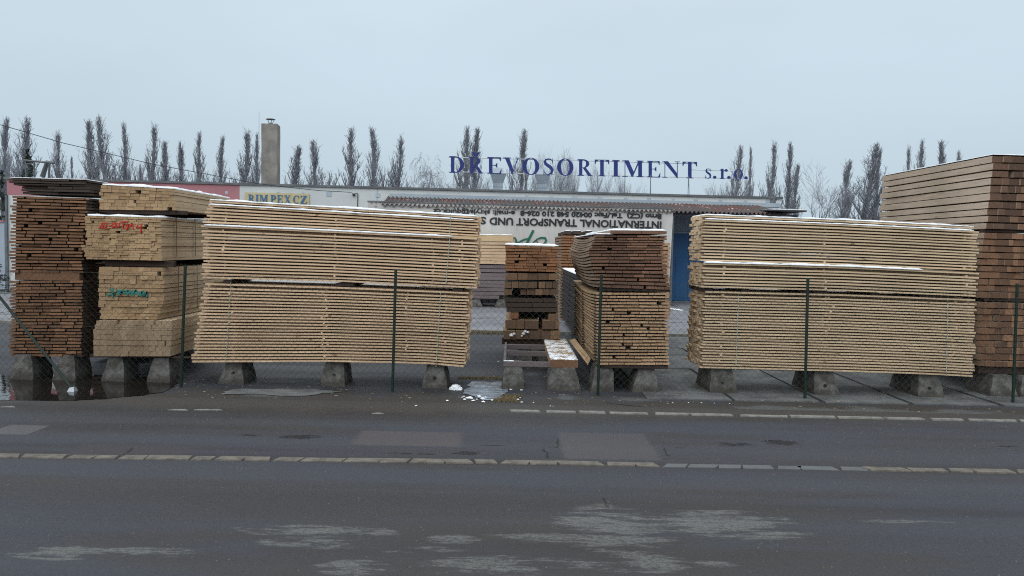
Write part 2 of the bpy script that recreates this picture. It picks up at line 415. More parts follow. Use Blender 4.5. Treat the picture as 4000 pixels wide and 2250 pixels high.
for (xl, xr, yy) in ((655, 735, 1604), (755, 870, 1604), (1450, 1502, 1618), (0, 60, 1592)):
    a = G(xl, yy); c_ = G(xr, yy+1)
    b = MB(); b.hexa([(a.x, a.y, 0), (c_.x, c_.y, 0), (c_.x-.05, c_.y+.05, 0), (a.x+.04, a.y+.05, 0), (a.x+.01, a.y+.005, .012), (c_.x-.01, c_.y+.005, .014), (c_.x-.06, c_.y+.045, .013), (a.x+.05, a.y+.045, .012)])
    tag(b.build('road_edge_stone', M['edge']), kind='structure')
# cracks in the asphalt
def crack(pts, wd=.012):
    b = MB(); P = [G(*p, z=.008) for p in pts]; Q = []
    for a, c_ in zip(P, P[1:]):
        for i in range(6): Q.append(a.lerp(c_, i/6)+Vector((R(-.015, .015), R(-.015, .015), 0)))
    k = []
    for i, q in enumerate(Q):
        w_ = wd*R(.4, 1.3); k += [(q.x-w_, q.y-w_*.6, .0072), (q.x+w_, q.y+w_*.6, .0072)]
    b.poly(k, [(2*i, 2*i+1, 2*i+3, 2*i+2) for i in range(len(Q)-1)])
    tag(b.build('road_crack', M['hole']), kind='structure')
crack([(2125, 1753), (2140, 1775), (2142, 1790)], .01)
crack([(2590, 1748), (2612, 1785)], .008); crack([(2178, 1712), (2178, 1745), (2100, 1745)], .008)
crack([(518, 1748), (495, 1768), (440, 1790)], .008); crack([(2350, 1945), (2380, 1985)], .006)
crack([(2600, 1822), (2980, 1830)], .008); crack([(2365, 1572), (2540, 1592)], .010)

def blob_sheet(name, pts, z, mat, n=6, jit=.05):
    P = [G(*p) for p in pts]; Q = []
    for i, a in enumerate(P):
        c_ = P[(i+1) % len(P)]
        for j in range(n): q = a.lerp(c_, j/n); Q.append((q.x+R(-jit, jit), q.y+R(-jit, jit), z))
    b = MB(); b.poly(Q, [list(range(len(Q)))]); return tag(b.build(name, mat), kind='structure')
blob_sheet('puddle', [(-500, 1562), (300, 1566), (430, 1560), (640, 1535), (700, 1495), (650, 1478), (420, 1470), (300, 1463), (60, 1468), (-500, 1470)], .009, M['water'], 7, .03)
blob_sheet('icy_puddle', [(1815, 1540), (1880, 1565), (1960, 1560), (1990, 1520), (1965, 1494), (1840, 1492)], .009, M['ice'], 6, .05)
blob_sheet('puddle', [(860, 1540), (1200, 1548), (1330, 1530), (1200, 1520), (900, 1522)], .008, M['slab'], 6, .05)

# ------------------------------------------------------------------ timber packs
def snow_strip(parent, x0, x1, y0, y1, zf, th=.025, seed=0, name='snow', rag=.012, mat=None):
    "thin irregular layer of snow following height function zf(x)"
    nx = max(6, int((x1-x0)/.05)); ny = max(3, int((y1-y0)/.09)); b = MB(); V = []
    for j in range(ny+1):
        for i in range(nx+1):
            x = lerp(x0, x1, i/nx); y = lerp(y0, y1, j/ny)
            nn = mnoise.noise(Vector((x*4+seed, y*6, seed*1.7))) + .5*mnoise.noise(Vector((x*13+seed, y*11, 3)))
            e = 0 if i in (0, nx) or j in (0, ny) else 1
            if j == 0: y += rag*mnoise.noise(Vector((x*9, seed, 1)))*1.5
            V.append((x, y, zf(x)+.003+(th*(.75+.55*nn) if e else th*.45*(1+.6*nn))))
    k = len(V)
    T = V+[(v[0], v[1], zf(v[0])+.0015) for v in V]
    Fc = []
    for j in range(ny):
        for i in range(nx):
            a = j*(nx+1)+i; Fc.append((a, a+1, a+nx+2, a+nx+1))
    for i in range(nx):
        a = i; Fc.append((a, k+a, k+a+1, a+1)); a = ny*(nx+1)+i; Fc.append((a, a+1, k+a+1, k+a))
    for j in range(ny):
        a = j*(nx+1); Fc.append((a, a+nx+1, k+a+nx+1, k+a)); a += nx; Fc.append((a, k+a, k+a+nx+1, a+nx+1))
    b.poly(T, Fc); return b.build(name, mat or M['snow'], parent, smooth=True)

def pack_x(label, Yf, depth, bot, top, xl, xr, n, mat, group=None, frac=.55, nb=6, snow=True, cat='timber pack', straps=(), sticks=(), ejit=.03, snow_th=.022, seedz=0, sag=.0, step=None, toprec=0):
    """boards running along X.  bot/top: pixel polylines of the lower and upper edge; xl/xr: pixel x at (bottom, top)"""
    B = [(W(x, y, Yf).x, W(x, y, Yf).z) for x, y in bot]; T = [(W(x, y, Yf).x, W(x, y, Yf).z) for x, y in top]
    xl = [W(x, 1000, Yf).x for x in xl]; xr = [W(x, 1000, Yf).x for x in xr]
    root = thing('timber_pack', label, cat, (lerp(xl[0], xr[0], .5), Yf+depth/2, pw(B, (xl[0]+xr[0])/2)), group)
    bw = depth/nb
    zfun = lambda x, t: lerp(pw(B, x), pw(T, x), t)
    gaps = [R(-.12, .12) for _ in range(n+1)]
    for r in range(n):
        t0 = (r+.5*max(0, gaps[r]))/n; t1 = (r+frac*(R(.93, 1.07)))/n
        if r == n-1: t1 = 1.0; t0 = 1-frac/n
        xa_ = lerp(xl[0], xl[1], r/n); xb_ = lerp(xr[0], xr[1], r/n); b = MB()
        ph = R(0, 9)
        for k in range(nb):
            dx0 = R(-ejit, ejit); dx1 = R(-ejit, ejit)
            y0 = Yf + k*bw + (R(-.006, .006)) + (toprec if r == n-1 and k == 0 else 0); y1 = y0+bw-.012
            seg = 8; prev = None; dzz = R(-.0015, .0015); tilt = R(-.003, .003)
            rows = []
            for i in range(seg+1):
                x = lerp(xa_+dx0, xb_+dx1, i/seg)
                wv = .0035*mnoise.noise(Vector((x*1.1+ph, k*3.1, r*1.7+seedz)))
                z0 = zfun(x, t0 if k < 1 or r == 0 else max(0, r-.30)/n)+wv+dzz; z1 = zfun(x, t1)+wv+dzz  # inner boards thickened to block the view and keep the gaps dark
                yy = .004*mnoise.noise(Vector((x*.9, k*5.1, r*2.3)))
                rows.append([(x, y0+yy, z0), (x, y1+yy, z0+tilt), (x, y1+yy, z1+tilt), (x, y0+yy, z1)])
            P = [p for rr in rows for p in rr]; Fc = []
            for i in range(seg):
                for q in range(4):
                    q2 = (q+1) % 4; Fc.append((i*4+q, (i+1)*4+q, (i+1)*4+q2, i*4+q2))
            Fc.append((0, 1, 2, 3)); e = seg*4; Fc.append((e+3, e+2, e+1, e))
            b.poly(P, Fc)
        b.build('board_row', mat, root)
    # spacer sticks between the rows, one column per position
    for sx in sticks:
        b = MB()
        for r in range(n-1):
            x = W(sx, 1000, Yf).x + R(-.035, .035)*(1 if sx % 2 else .6)
            za = zfun(x, (r+frac*.92)/n); zb = zfun(x, (r+1.02)/n)
            pr = R(-.10, -.03) if R(0, 1) < .86 else R(-.01, .012)
            b.box(x-.014, Yf-pr, za, x+.012+R(-.006, .008), Yf+.14, zb)
        o = b.build('spacer_column', mat, root)
    for (ax, ay, bx, by) in straps:
        b = MB(); p = W(ax, ay, Yf-.022); q = W(bx, by, Yf-.022); N = 26
        pts = []
        for i in range(N+1):
            u = i/N; c_ = p.lerp(q, u); a = i*1.2
            wv = Vector((math.cos(a)*.007, abs(math.sin(a))*.005, 0)); pts += [tuple(c_-wv), tuple(c_+wv+Vector((0, .002, 0)))]
        b.poly(pts, [(2*i, 2*i+1, 2*i+3, 2*i+2) for i in range(N)])
        b.build('strap', M['strap'], root)
    if snow:
        if toprec: snow_strip(root, xl[1]+.02, xr[1]-.05, Yf-.012, Yf+toprec+.01, lambda x: zfun(x, (n-2+frac)/n)+.004, .02, seed=Yf*5+n)
        snow_strip(root, xl[1]+.02, xr[1]-.03, Yf-.012+toprec, Yf+depth, lambda x: zfun(x, 1.0)+.004, snow_th, seed=Yf*3+n)
        # a second line of snow lies on the ledge of the row below the top
    return root, zfun

YL = 11.45
L_grp = 'strapped packs of pale boards stacked lengthwise'
sticksL = (850, 985, 1300, 1560, 1800)
pack_x('lower pale pack of the big left pile, on concrete feet', YL, .95, [(740, 1416), (1300, 1414), (1640, 1420), (1830, 1436)], [(745, 1104), (1300, 1120), (1840, 1142)],
       (748, 800), (1822, 1836), 25, M['lt'], L_grp, snow=False, straps=((901, 1105, 882, 1412), (1722, 1140, 1703, 1432)), sticks=(905, 1275, 1262, 1740, 1590))
r_, zf = pack_x('middle pale pack of the big left pile, snow line along its top', YL-.02, .95, [(740, 1086), (1300, 1100), (1870, 1128)], [(740, 878), (1300, 902), (1880, 930)],
       (790, 792), (1858, 1868), 16, M['lt'], L_grp, snow=False, straps=((1757, 925, 1741, 1118),), sticks=(870, 1310, 1690, 1800), seedz=5)
snow_strip(r_, W(800, 900, YL).x, W(1770, 900, YL).x, YL-.036, YL+.05, lambda x: zf(x, 1.0), .02, 4)
pack_x('topmost pale pack of the big left pile under a layer of snow', YL+.045, .86, [(740, 868), (1300, 893), (1880, 923)], [(740, 777), (1300, 812), (1880, 848)],
       (798, 812), (1860, 1866), 7, M['lt'], L_grp, straps=((1760, 838, 1757, 915),), sticks=(880, 1310, 1800), seedz=9, snow_th=.028, nb=5, toprec=.05)
b = MB()
# bearers between the left packs
def beam(name, label, x0, x1, y0, y1, z0, z1, mat='bear', group='short bearers between and under the timber packs', cat='bearer'):
    b = MB(); n = 6
    dx = R(-.01, .01)
    b.box(x0+dx, y0, z0, x1+dx, y1, z1); o = b.build(name, M[mat]); bevel(o, .006)
    return tag(o, label, cat, group)
for (xc, wd) in ((870, 34), (1310, 70), (1768, 40)):
    a = W(xc, pw([(745, 1095), (1300, 1110), (1840, 1134)], xc)+1, YL)
    beam('bearer', 'dark bearer between the lower and middle packs of the left pile', a.x, a.x+wd/268, YL+.012, YL+.9, a.z-.024, a.z+.020, group='bearers between the left packs')

YR = 11.5
sticksR = (2830, 3230, 3720)
pack_x('lower straw coloured pack of the right pile, on concrete feet', YR, .95, [(2700, 1437), (3300, 1452), (3600, 1462), (3830, 1474)], [(2700, 1136), (3300, 1150), (3830, 1170)],
       (2752, 2756), (3826, 3820), 27, M['rt'], L_grp, snow=False, straps=((2886, 1140, 2874, 1444), (3703, 1168, 3697, 1468)), sticks=(2830, 3235, 3255, 3745))
r_, zf = pack_x('middle straw coloured pack of the right pile with a snow ledge', YR-.03, .96, [(2700, 1122), (3300, 1137), (3830, 1160)], [(2700, 1026), (3300, 1042), (3830, 1066)],
       (2750, 2752), (3824, 3822), 8, M['rt'], L_grp, snow=False, sticks=(2832, 3230, 3780), seedz=3)
snow_strip(r_, W(2752, 1000, YR).x, W(3600, 1000, YR).x, YR-.05, YR+.06, lambda x: zf(x, 1.0)+.002, .034, 14)
pack_x('topmost straw coloured pack of the right pile under snow', YR+.05, .88, [(2700, 1018), (3300, 1035), (3830, 1058)], [(2700, 838), (3300, 861), (3830, 888)],
       (2742, 2748), (3820, 3812), 15, M['rt'], L_grp, sticks=(2828, 3225, 3770), seedz=7, snow_th=.026, toprec=.05)
for (xc, wd, g) in ((2900, 30, 0), (3130, 40, 0), (3178, 55, 0), (3408, 28, 0), (3605, 130, 0), (2745, 40, 0)):
    yy = pw([(2700, 1130), (3300, 1143), (3830, 1165)], xc)
    a = W(xc, yy, YR)
    beam('bearer', 'dark bearer between the lower and middle packs of the right pile', a.x, a.x+wd/268, YR+.02, YR+.92, a.z-.028, a.z+.030, group='bearers between the right packs')

def pack_y(label, Yf, length, rows, mats, cat='timber pack', bw=(.10, .16), frac=.68, jy=.02, hole=.03, missing=.0, snow=None, group=None, stag=.012, side_idx=1, bend=0, name='timber_pack', straps=(), back_dz=0, brick=False, vj=.0, shear=0, stackcol=None, topsnowth=.022, maxhole=.08, fill=False, gap=.004):
    """boards running away along Y, ends towards the street.
    rows: polyline keyed by t (0 bottom .. 1 top): (t, px_left, px_right, py_left, py_right); plus n"""
    n, keys = rows
    def key(t, k): return pw([(q[0], q[k]) for q in keys], t)
    mid = W((keys[0][1]+keys[0][2])/2, keys[0][3], Yf)
    root = thing(name, label, cat, (mid.x, Yf+length/2, mid.z), group)
    for r in range(n):
        t0 = r/n; t1 = (r+frac*R(.93, 1.06))/n
        xl_, xr_ = key(t0, 1)+R(-1, 1)*stag*268, key(t0, 2)+R(-1, 1)*stag*268
        pl0 = W(xl_, key(t0, 3), Yf); pr0 = W(xr_, key(t0, 4), Yf); pl1 = W(xl_, key(t1, 3), Yf); pr1 = W(xr_, key(t1, 4), Yf)
        x = pl0.x; b = MB(); X0, X1 = pl0.x, pr0.x
        yrow = R(-jy, jy)*.6
        while x < X1-.03:
            w_ = R(*bw)
            if x+w_ > X1-.05: w_ = X1-x
            u0 = (x-X0)/(X1-X0); u1 = (x+w_-X0)/(X1-X0)
            if 1:
                msd = .7 if R(0, 1) < missing else 0
                za = lerp(pl0.z, pr0.z, u0)+R(-vj, vj); zb = lerp(pl0.z, pr0.z, u1)+R(-vj, vj)
                ta = lerp(pl1.z, pr1.z, u0)+R(-vj, vj)-R(0, .0035); tb = lerp(pl1.z, pr1.z, u1)+R(-vj, vj)-R(0, .0035)
                y0 = Yf+yrow+R(-jy, jy)+msd; y1 = Yf+length+R(-jy, jy)*1.5
                g = gap; sg = 5 if bend or back_dz else 1; dxb = R(-.01, .01)
                pr = None
                P = []
                for i in range(sg+1):
                    v = i/sg; yy = lerp(y0, y1, v); dz = -bend*4*v*(1-v) + back_dz*v
                    P += [(x+g+dxb*v, yy, za+dz), (x+w_-g+dxb*v, yy, zb+dz), (x+w_-g+dxb*v, yy, tb+dz), (x+g+dxb*v, yy, ta+dz)]
                k0_ = len(b.v); b.v += P
                for i in range(sg):
                    for q in range(4):
                        q2 = (q+1) % 4; b.f.append([k0_+i*4+q2, k0_+(i+1)*4+q2, k0_+(i+1)*4+q, k0_+i*4+q][::-1]); b.mi.append(side_idx)
                b.f.append([k0_, k0_+1, k0_+2, k0_+3]); b.mi.append(0)
                e = k0_+sg*4; b.f.append([e+3, e+2, e+1, e]); b.mi.append(0)
            x += w_ + (R(.02, maxhole) if R(0, 1) < hole else 0)
        if b.v: b.build('board_row', mats, root)
    if n > 3 and frac < .9:  # sticks added to block the row gaps; dark colour stands for gap shade
        for yy in [q for q in (.10, length*.5, length-.4) if q < length-.05]:
            b = MB()
            for r in range(1, n):
                ta, tb = (r-1+frac*.9)/n, (r+.05)/n
                za = W(key(ta, 1), key(ta, 3), Yf).z; zc = W(key(ta, 2), key(ta, 4), Yf).z; z2 = W(key(tb, 1), key(tb, 3), Yf).z; z3 = W(key(tb, 2), key(tb, 4), Yf).z
                x0 = W(key(ta, 1), 900, Yf).x+.012; x1 = W(key(ta, 2), 900, Yf).x-.012; y0 = Yf+yy; y1 = y0+.06
                v = yy/length; dz = -bend*4*v*(1-v)
                b.hexa([(x0, y0, za+dz), (x1, y0, zc+dz), (x1, y1, zc+dz), (x0, y1, za+dz), (x0, y0, z2+dz), (x1, y0, z3+dz), (x1, y1, z3+dz), (x0, y1, z2+dz)])
            b.build('spacer_column', M['bear'], root)
    if snow:
        for (xa_, xb_, th) in snow:
            zl = W(key(1, 1), key(1, 3), Yf); zr = W(key(1, 2), key(1, 4), Yf)
            fz = lambda x: lerp(zl.z, zr.z, (x-zl.x)/(zr.x-zl.x))
            snow_strip(root, lerp(zl.x, zr.x, xa_), lerp(zl.x, zr.x, xb_), Yf+.0, Yf+length, fz, th, seed=xa_*7+n)
    return root
YA = 11.55
brn = [M['brn'], M['brn_side']]
pack_y('lower brown pack of the far left stack, close rows of board ends', YA, .62, (24, [(0, 36, 318, 1391, 1393), (1, 40, 322, 1094, 1092)]), brn, bw=(.10, .26), frac=.72, jy=.025, hole=.04, vj=.002, stag=.012)
pack_y('upper brown pack of the far left stack with uneven board ends', YA-.02, .62, (24, [(0, 38, 322, 1064, 1066), (.6, 42, 330, 880, 886), (1, 48, 345, 760, 770)]), brn, bw=(.12, .34), frac=.70, jy=.025, hole=.08, vj=.0025, stag=.014)
pack_y('dark weathered boards with snow on top of the far left stack', YA+.03, .62, (3, [(0, 88, 352, 757, 765), (1, 85, 352, 725, 728)]), [M['dk'], M['brn_side']], bw=(.3, .8), frac=.80, jy=.04, vj=.003, stag=.02)
pack_y('wide dark planks crowning the far left stack', YA, .62, (3, [(0, 45, 336, 722, 728), (1, 40, 335, 694, 702)]), [M['dk'], M['brn_side']], bw=(.4, .9), frac=.75, jy=.04, vj=.004, stag=.03, snow=[(.0, 1.0, .014)])
a = W(55, 1088, YA); c_ = W(308, 1069, YA)
beam('bearer', 'pale brown crossbeam between the two brown packs', a.x, c_.x, YA+.01, YA+.12, a.z-.02, c_.z+.005, 'brn', 'crossbeams of the far left stack')
beam('bearer', 'rear crossbeam between the two brown packs', a.x, c_.x, YA+.42, YA+.52, a.z-.02, c_.z+.005, 'brn', 'crossbeams of the far left stack')
a = W(50, 1412, YA); c_ = W(325, 1396, YA)
for yy in (0.02, .42): beam('bearer', 'dark beam under the far left stack', a.x, c_.x, YA+yy, YA+yy+.14, .375, c_.z, 'bear', 'beams under the left stacks')

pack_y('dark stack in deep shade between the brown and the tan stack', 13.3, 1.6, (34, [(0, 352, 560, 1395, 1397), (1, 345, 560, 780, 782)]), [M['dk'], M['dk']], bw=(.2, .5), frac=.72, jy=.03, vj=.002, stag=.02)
YB = 11.5
# B stack: snowy tan packs
pack_y('topmost tan batten pack with uneven snow covered top beside the pale pile', YB+.15, 2.3, (7, [(0, 392, 688, 818, 822), (.5, 388, 682, 770, 778), (1, 400, 678, 722, 738)]), [M['B'], M['B_side']], bw=(.06, .17), frac=.97, gap=.0022, jy=.012, vj=.002, stag=.012, snow=[(.0, .38, .03), (.30, .75, .045), (.7, 1.0, .04)])
rt = pack_y('tan batten pack marked with red spray digits', YB, 2.6, (18, [(0, 336, 632, 1012, 1018), (.28, 316, 630, 965, 970), (.3, 338, 630, 962, 966), (1, 330, 632, 842, 850)]), [M['B'], M['B_side']], bw=(.055, .12), frac=.97, gap=.0022, jy=.013, vj=.0022, stag=.012, snow=[(.04, 1.0, .032)])
gt = pack_y('tan batten pack marked with teal spray', YB+.04, 2.6, (14, [(0, 392, 612, 1246, 1248), (.4, 388, 640, 1180, 1182), (1, 384, 640, 1040, 1044)]), [M['B'], M['B_side']], bw=(.06, .22), frac=.95, gap=.0022, jy=.014, vj=.0025, stag=.014)
pack_y('drab lowest batten pack with squared ends leaning on its beam', YB-.03, 2.7, (7, [(0, 364, 664, 1392, 1392), (.6, 364, 672, 1300, 1306), (1, 380, 668, 1252, 1252)]), [M['B4'], M['B_side']], bw=(.085, .115), frac=.985, gap=.0018, jy=.007, vj=.001, stag=.006)
a = W(390, 830, YB); c_ = W(690, 824, YB)
for yy in (.2, 1.8): beam('bearer', 'thin bearer under the topmost tan pack', a.x, c_.x+.05, YB+yy, YB+yy+.09, a.z-.005, c_.z+.012, 'bear', 'thin bearers of the tan stack')
a = W(390, 1034, YB); c_ = W(650, 1022, YB)
for yy in (.12, 1.9): beam('bearer', 'thin bearer under the red marked pack', a.x, c_.x+.05, YB+yy, YB+yy+.09, a.z-.02, c_.z+.005, 'bear', 'thin bearers of the tan stack')
a = W(365, 1412, YB); c_ = W(735, 1398, YB)
for yy in (0.03, 2.3): beam('bearer', 'dark beam under the tan stack', a.x, c_.x, YB+yy, YB+yy+.14, .365, c_.z-.002, 'bear', 'beams under the left stacks')
# black bands on the side of the tan packs
def band(root, pts, w_=.012):
    P = [Vector(p) for p in pts]; b = MB(); k = []
    for p in P: k += [(p.x, p.y-w_, p.z), (p.x, p.y+w_, p.z)]
    b.poly(k, [(2*i, 2*i+1, 2*i+3, 2*i+2) for i in range(len(P)-1)]); b.build('strap', M['strapk'], root)
for (rr, ytop, ybot, px_) in ((rt, 848, 1004, 632), (gt, 1044, 1226, 640)):
    xx = W(px_, 1000, YB).x+.024
    for yy in (.45, 1.15):
        band(rr, [(xx, YB+yy, W(px_, ytop, YB).z+.01), (xx+.004, YB+yy, W(px_, ybot, YB).z)])
# spray marks
def strokes(root, name, segs, Yf, mat, wd=3.2):
    b = MB()
    for s_ in segs:
        P = [W(x, y, Yf) for x, y in s_]
        for a, c_ in zip(P, P[1:]):
            d = (c_-a); L_ = max(d.length, 1e-4); nrm = Vector((-d.z, 0, d.x))/L_*(wd/268*.5); ex = d/L_*(wd/268*.3)
            b.hexa([a-ex-nrm, c_+ex-nrm, c_+ex-nrm+Vector((0, .05, 0)), a-ex-nrm+Vector((0, .05, 0)), a-ex+nrm, c_+ex+nrm, c_+ex+nrm+Vector((0, .05, 0)), a-ex+nrm+Vector((0, .05, 0))])
    return b.build(name, mat, root)
strokes(rt, 'spray_marking', [[(388, 890), (400, 872), (398, 893)], [(404, 872), (418, 870), (408, 892), (424, 892)], [(424, 882), (434, 881)], [(436, 876), (448, 870), (450, 882), (440, 888), (438, 876)],
    [(455, 872), (452, 888), (466, 886), (464, 872)], [(470, 868), (500, 864)], [(482, 866), (478, 890)], [(490, 880), (500, 878), (494, 896), (488, 890)], [(504, 888), (514, 872), (520, 896)], [(536, 878), (534, 888), (550, 886)], [(552, 874), (548, 910)]], YB-.022, M['red'], 3.6)
strokes(gt, 'spray_marking', [[(430, 1130), (445, 1148), (418, 1152)], [(440, 1128), (438, 1160)], [(456, 1134), (480, 1136), (470, 1150), (458, 1148)], [(478, 1134), (500, 1136), (496, 1152)], [(505, 1138), (530, 1136), (520, 1154), (508, 1148)],
    [(532, 1142), (555, 1140), (552, 1156), (540, 1150)], [(560, 1138), (566, 1158), (574, 1140), (572, 1158)], [(460, 1142), (570, 1148)]], YB+.018, M['teal'], 6.5)

# C: pale and grey pack seen lengthwise, far behind
YC = 26.5
pack_x('far pale boards with one thick fresh beam on top, right of the left pile', YC, 1.4, [(1600, 1026), (1998, 1032)], [(1600, 942), (1998, 946)], (1650, 1650), (1997, 1999), 7, M['lt'], None, frac=.86, snow=False, nb=5, ejit=.05)
r2, _ = pack_x('far grey weathered boards under the pale ones', YC+.05, 1.3, [(1600, 1164), (1990, 1168)], [(1600, 1030), (1990, 1036)], (1650, 1650), (1962, 1992), 9, M['greyx'], None, frac=.88, snow=False, nb=5, ejit=.12)
r3, _ = pack_x('thick fresh beam on the far pale boards', YC-.02, 1.3, [(1600, 938), (2004, 944)], [(1600, 914), (2004, 920)], (1700, 1700), (2003, 2003), 1, M['bright'], None, frac=1., snow=True, nb=6, ejit=.02, snow_th=.03, cat='beams')
a = W(1700, 1176, YC); c_ = W(1958, 1169, YC)
beam('bearer', 'dark beam under the far grey boards', a.x, c_.x, YC+.1, YC+.3, .33, a.z+.06, 'bear', 'beams under the far boards')

# D: stack of short timbers in the gap
YD = 14.0
pack_y('orange brown boards under snow, top of the stack in the gap', YD, 2.4, (9, [(0, 1972, 2183, 1058, 1062), (.5, 1974, 2184, 1010, 1012), (1, 1973, 2182, 956, 962)]), [M['D'], M['G_side']], bw=(.14, .24), frac=.84, jy=.02, vj=.002, snow=[(0, 1, .035)], stag=.01)
pack_y('single layer of square beam ends below the orange boards', YD+.02, 2.4, (1, [(0, 1974, 2180, 1093, 1093), (1, 1974, 2180, 1066, 1068)]), [M['D2'], M['grey']], bw=(.16, .2), frac=1, jy=.03, vj=.002)
pack_y('two layers of square beam ends with a dark opening', YD, 2.4, (2, [(0, 1968, 2178, 1152, 1152), (.5, 1972, 2180, 1125, 1126), (1, 1975, 2182, 1096, 1098)]), [M['D2'], M['grey']], bw=(.11, .17), frac=.9, jy=.03, vj=.004, missing=.10)
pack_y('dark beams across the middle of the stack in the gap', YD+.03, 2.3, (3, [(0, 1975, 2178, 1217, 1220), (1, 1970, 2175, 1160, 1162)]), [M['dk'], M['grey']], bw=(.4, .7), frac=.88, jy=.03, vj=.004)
pack_y('two stubby beam ends with a wide opening between them', YD+.01, 2.2, (1, [(0, 1994, 2026, 1244, 1244), (1, 1994, 2026, 1221, 1221)]), [M['D'], M['G_side']], bw=(.3, .4), frac=1, jy=.02, name='beam', cat='beam')
pack_y('stubby beam end on the right of the wide opening', YD+.01, 2.2, (1, [(0, 2142, 2177, 1252, 1252), (1, 2142, 2177, 1226, 1226)]), [M['D2'], M['G_side']], bw=(.3, .4), frac=1, jy=.02, name='beam', cat='beam')
pack_y('dark beams added as backing behind the wide opening', YD+.9, 1.2, (1, [(0, 2030, 2135, 1240, 1240), (1, 2030, 2135, 1214, 1214)]), [M['dk'], M['grey']], bw=(.1, .2), frac=1)  # backing added so the opening stays dark
pack_y('lower layers of thick beam ends at the base of the gap stack', YD-.02, 2.4, (2, [(0, 1968, 2188, 1325, 1325), (.5, 1972, 2184, 1284, 1286), (1, 1978, 2180, 1246, 1250)]), [M['D2'], M['G_side']], bw=(.12, .26), frac=.9, jy=.03, vj=.004)
a = W(1962, 1338, YD); c_ = W(2190, 1326, YD)
for yy in (.05, 1.9): beam('bearer', 'black beam under the stack in the gap', a.x, c_.x, YD+yy, YD+yy+.16, .36, c_.z, 'bear', 'beams under the gap stack')
for (x, y, s_) in ((1998, 1308, .05), (2008, 1300, .035), (2048, 1296, .06), (2060, 1290, .05), (2036, 1302, .04), (2054, 1306, .035)):
    pass

# E: tall reddish stack behind, F: grey beams beside it
pack_y('tall reddish board stack behind the centre stack with loose boards on top', 22.2, 3.8, (30, [(0, 2194, 2330, 1250, 1252), (.6, 2194, 2325, 1050, 1052), (1, 2192, 2320, 917, 919)]), [M['D'], M['Gu_side']], bw=(.12, .3), frac=.74, jy=.02, hole=.05, vj=.002, stag=.012)
for (xa_, xb_) in ((2208, 2230), (2242, 2270), (2290, 2314)):
    a = W(xa_, 915, 22.2); c_ = W(xb_, 902, 22.2); b = MB(); b.box(a.x, 22.2, a.z+.004, c_.x, 25.8, c_.z); o = b.build('loose_board', M['dk']); tag(o, 'loose snowy board lying on the tall reddish stack', 'board', 'loose boards on the reddish stack')
    snow_strip(o, a.x+.005, c_.x-.005, 22.22, 25.7, lambda x, z=c_.z: z, .02, xa_)
pack_y('dark grey weathered beams with snow on top, left of the centre stack', 16.3, 5.4, (11, [(0, 2256, 2380, 1325, 1327), (.7, 2260, 2380, 1140, 1142), (1, 2262, 2380, 1078, 1080)]), [M['grey'], M['grey']], bw=(.18, .3), frac=.84, jy=.03, vj=.003, stag=.012, snow=[(0, 1, .03)], back_dz=.0)
a = W(2256, 1325, 16.3); beam('bearer', 'dark beam under the grey weathered beams', a.x, a.x+.7, 16.5, 16.7, -.01, W(2256, 1326, 16.3).z-.001, 'bear', 'beams under the grey stack')

# G: centre stack
YG = 11.5
pack_y('lower pack of the centre stack, orange tan board ends in airy rows', YG, 4.2, (23, [(0, 2332, 2612, 1424, 1424), (.5, 2330, 2614, 1280, 1282), (1, 2326, 2616, 1138, 1140)]), [M['G'], M['G_side']], bw=(.09, .30), frac=.62, jy=.02, hole=.13, vj=.0025, stag=.010, maxhole=.08, bend=.06)
pack_y('upper pack of the centre stack, red brown board ends leaning outwards', YG-.02, 4.0, (17, [(0, 2340, 2622, 1122, 1132), (.3, 2312, 2600, 1050, 1052), (.6, 2300, 2592, 985, 985), (1, 2330, 2606, 915, 917)]), [M['Gu'], M['Gu_side']], bw=(.09, .32), frac=.70, jy=.02, hole=.11, vj=.0018, stag=.014, maxhole=.08, bend=.05, snow=[(-.02, .24, .02)])
pack_y('top rows of the centre stack shifted to the right under snow', YG-.01, 4.0, (1, [(0, 2384, 2600, 912, 914), (1, 2386, 2602, 900, 902)]), [M['Gu'], M['Gu_side']], bw=(.3, .5), frac=.9, jy=.02, vj=.0018, stag=.014, snow=[(0, 1, .028)])
a = W(2345, 1136, YG); c_ = W(2620, 1126, YG)
for yy in (.02, 3.2): beam('bearer', 'dark bearer between the two packs of the centre stack', a.x, c_.x, YG+yy, YG+yy+.12, W(2400, 1137, YG).z, W(2400, 1127, YG).z, 'bear', 'bearers of the centre stack')
a = W(2352, 1438, YG); c_ = W(2612, 1428, YG)
for yy in (0.01, 3.4): beam('bearer', 'dark beam under the centre stack', a.x, c_.x, YG+yy, YG+yy+.14, .352, c_.z+.001, 'bear', 'beams under the centre stack')
# pale boards glimpsed behind the centre stack
pack_y('pale board ends peeking out right behind the centre stack', 15.9, 3, (20, [(0, 2450, 2614, 1250, 1250), (1, 2450, 2618, 945, 945)]), [M['G'], M['G_side']], bw=(.1, .3), frac=.8, jy=.03, vj=.003, stag=.03)

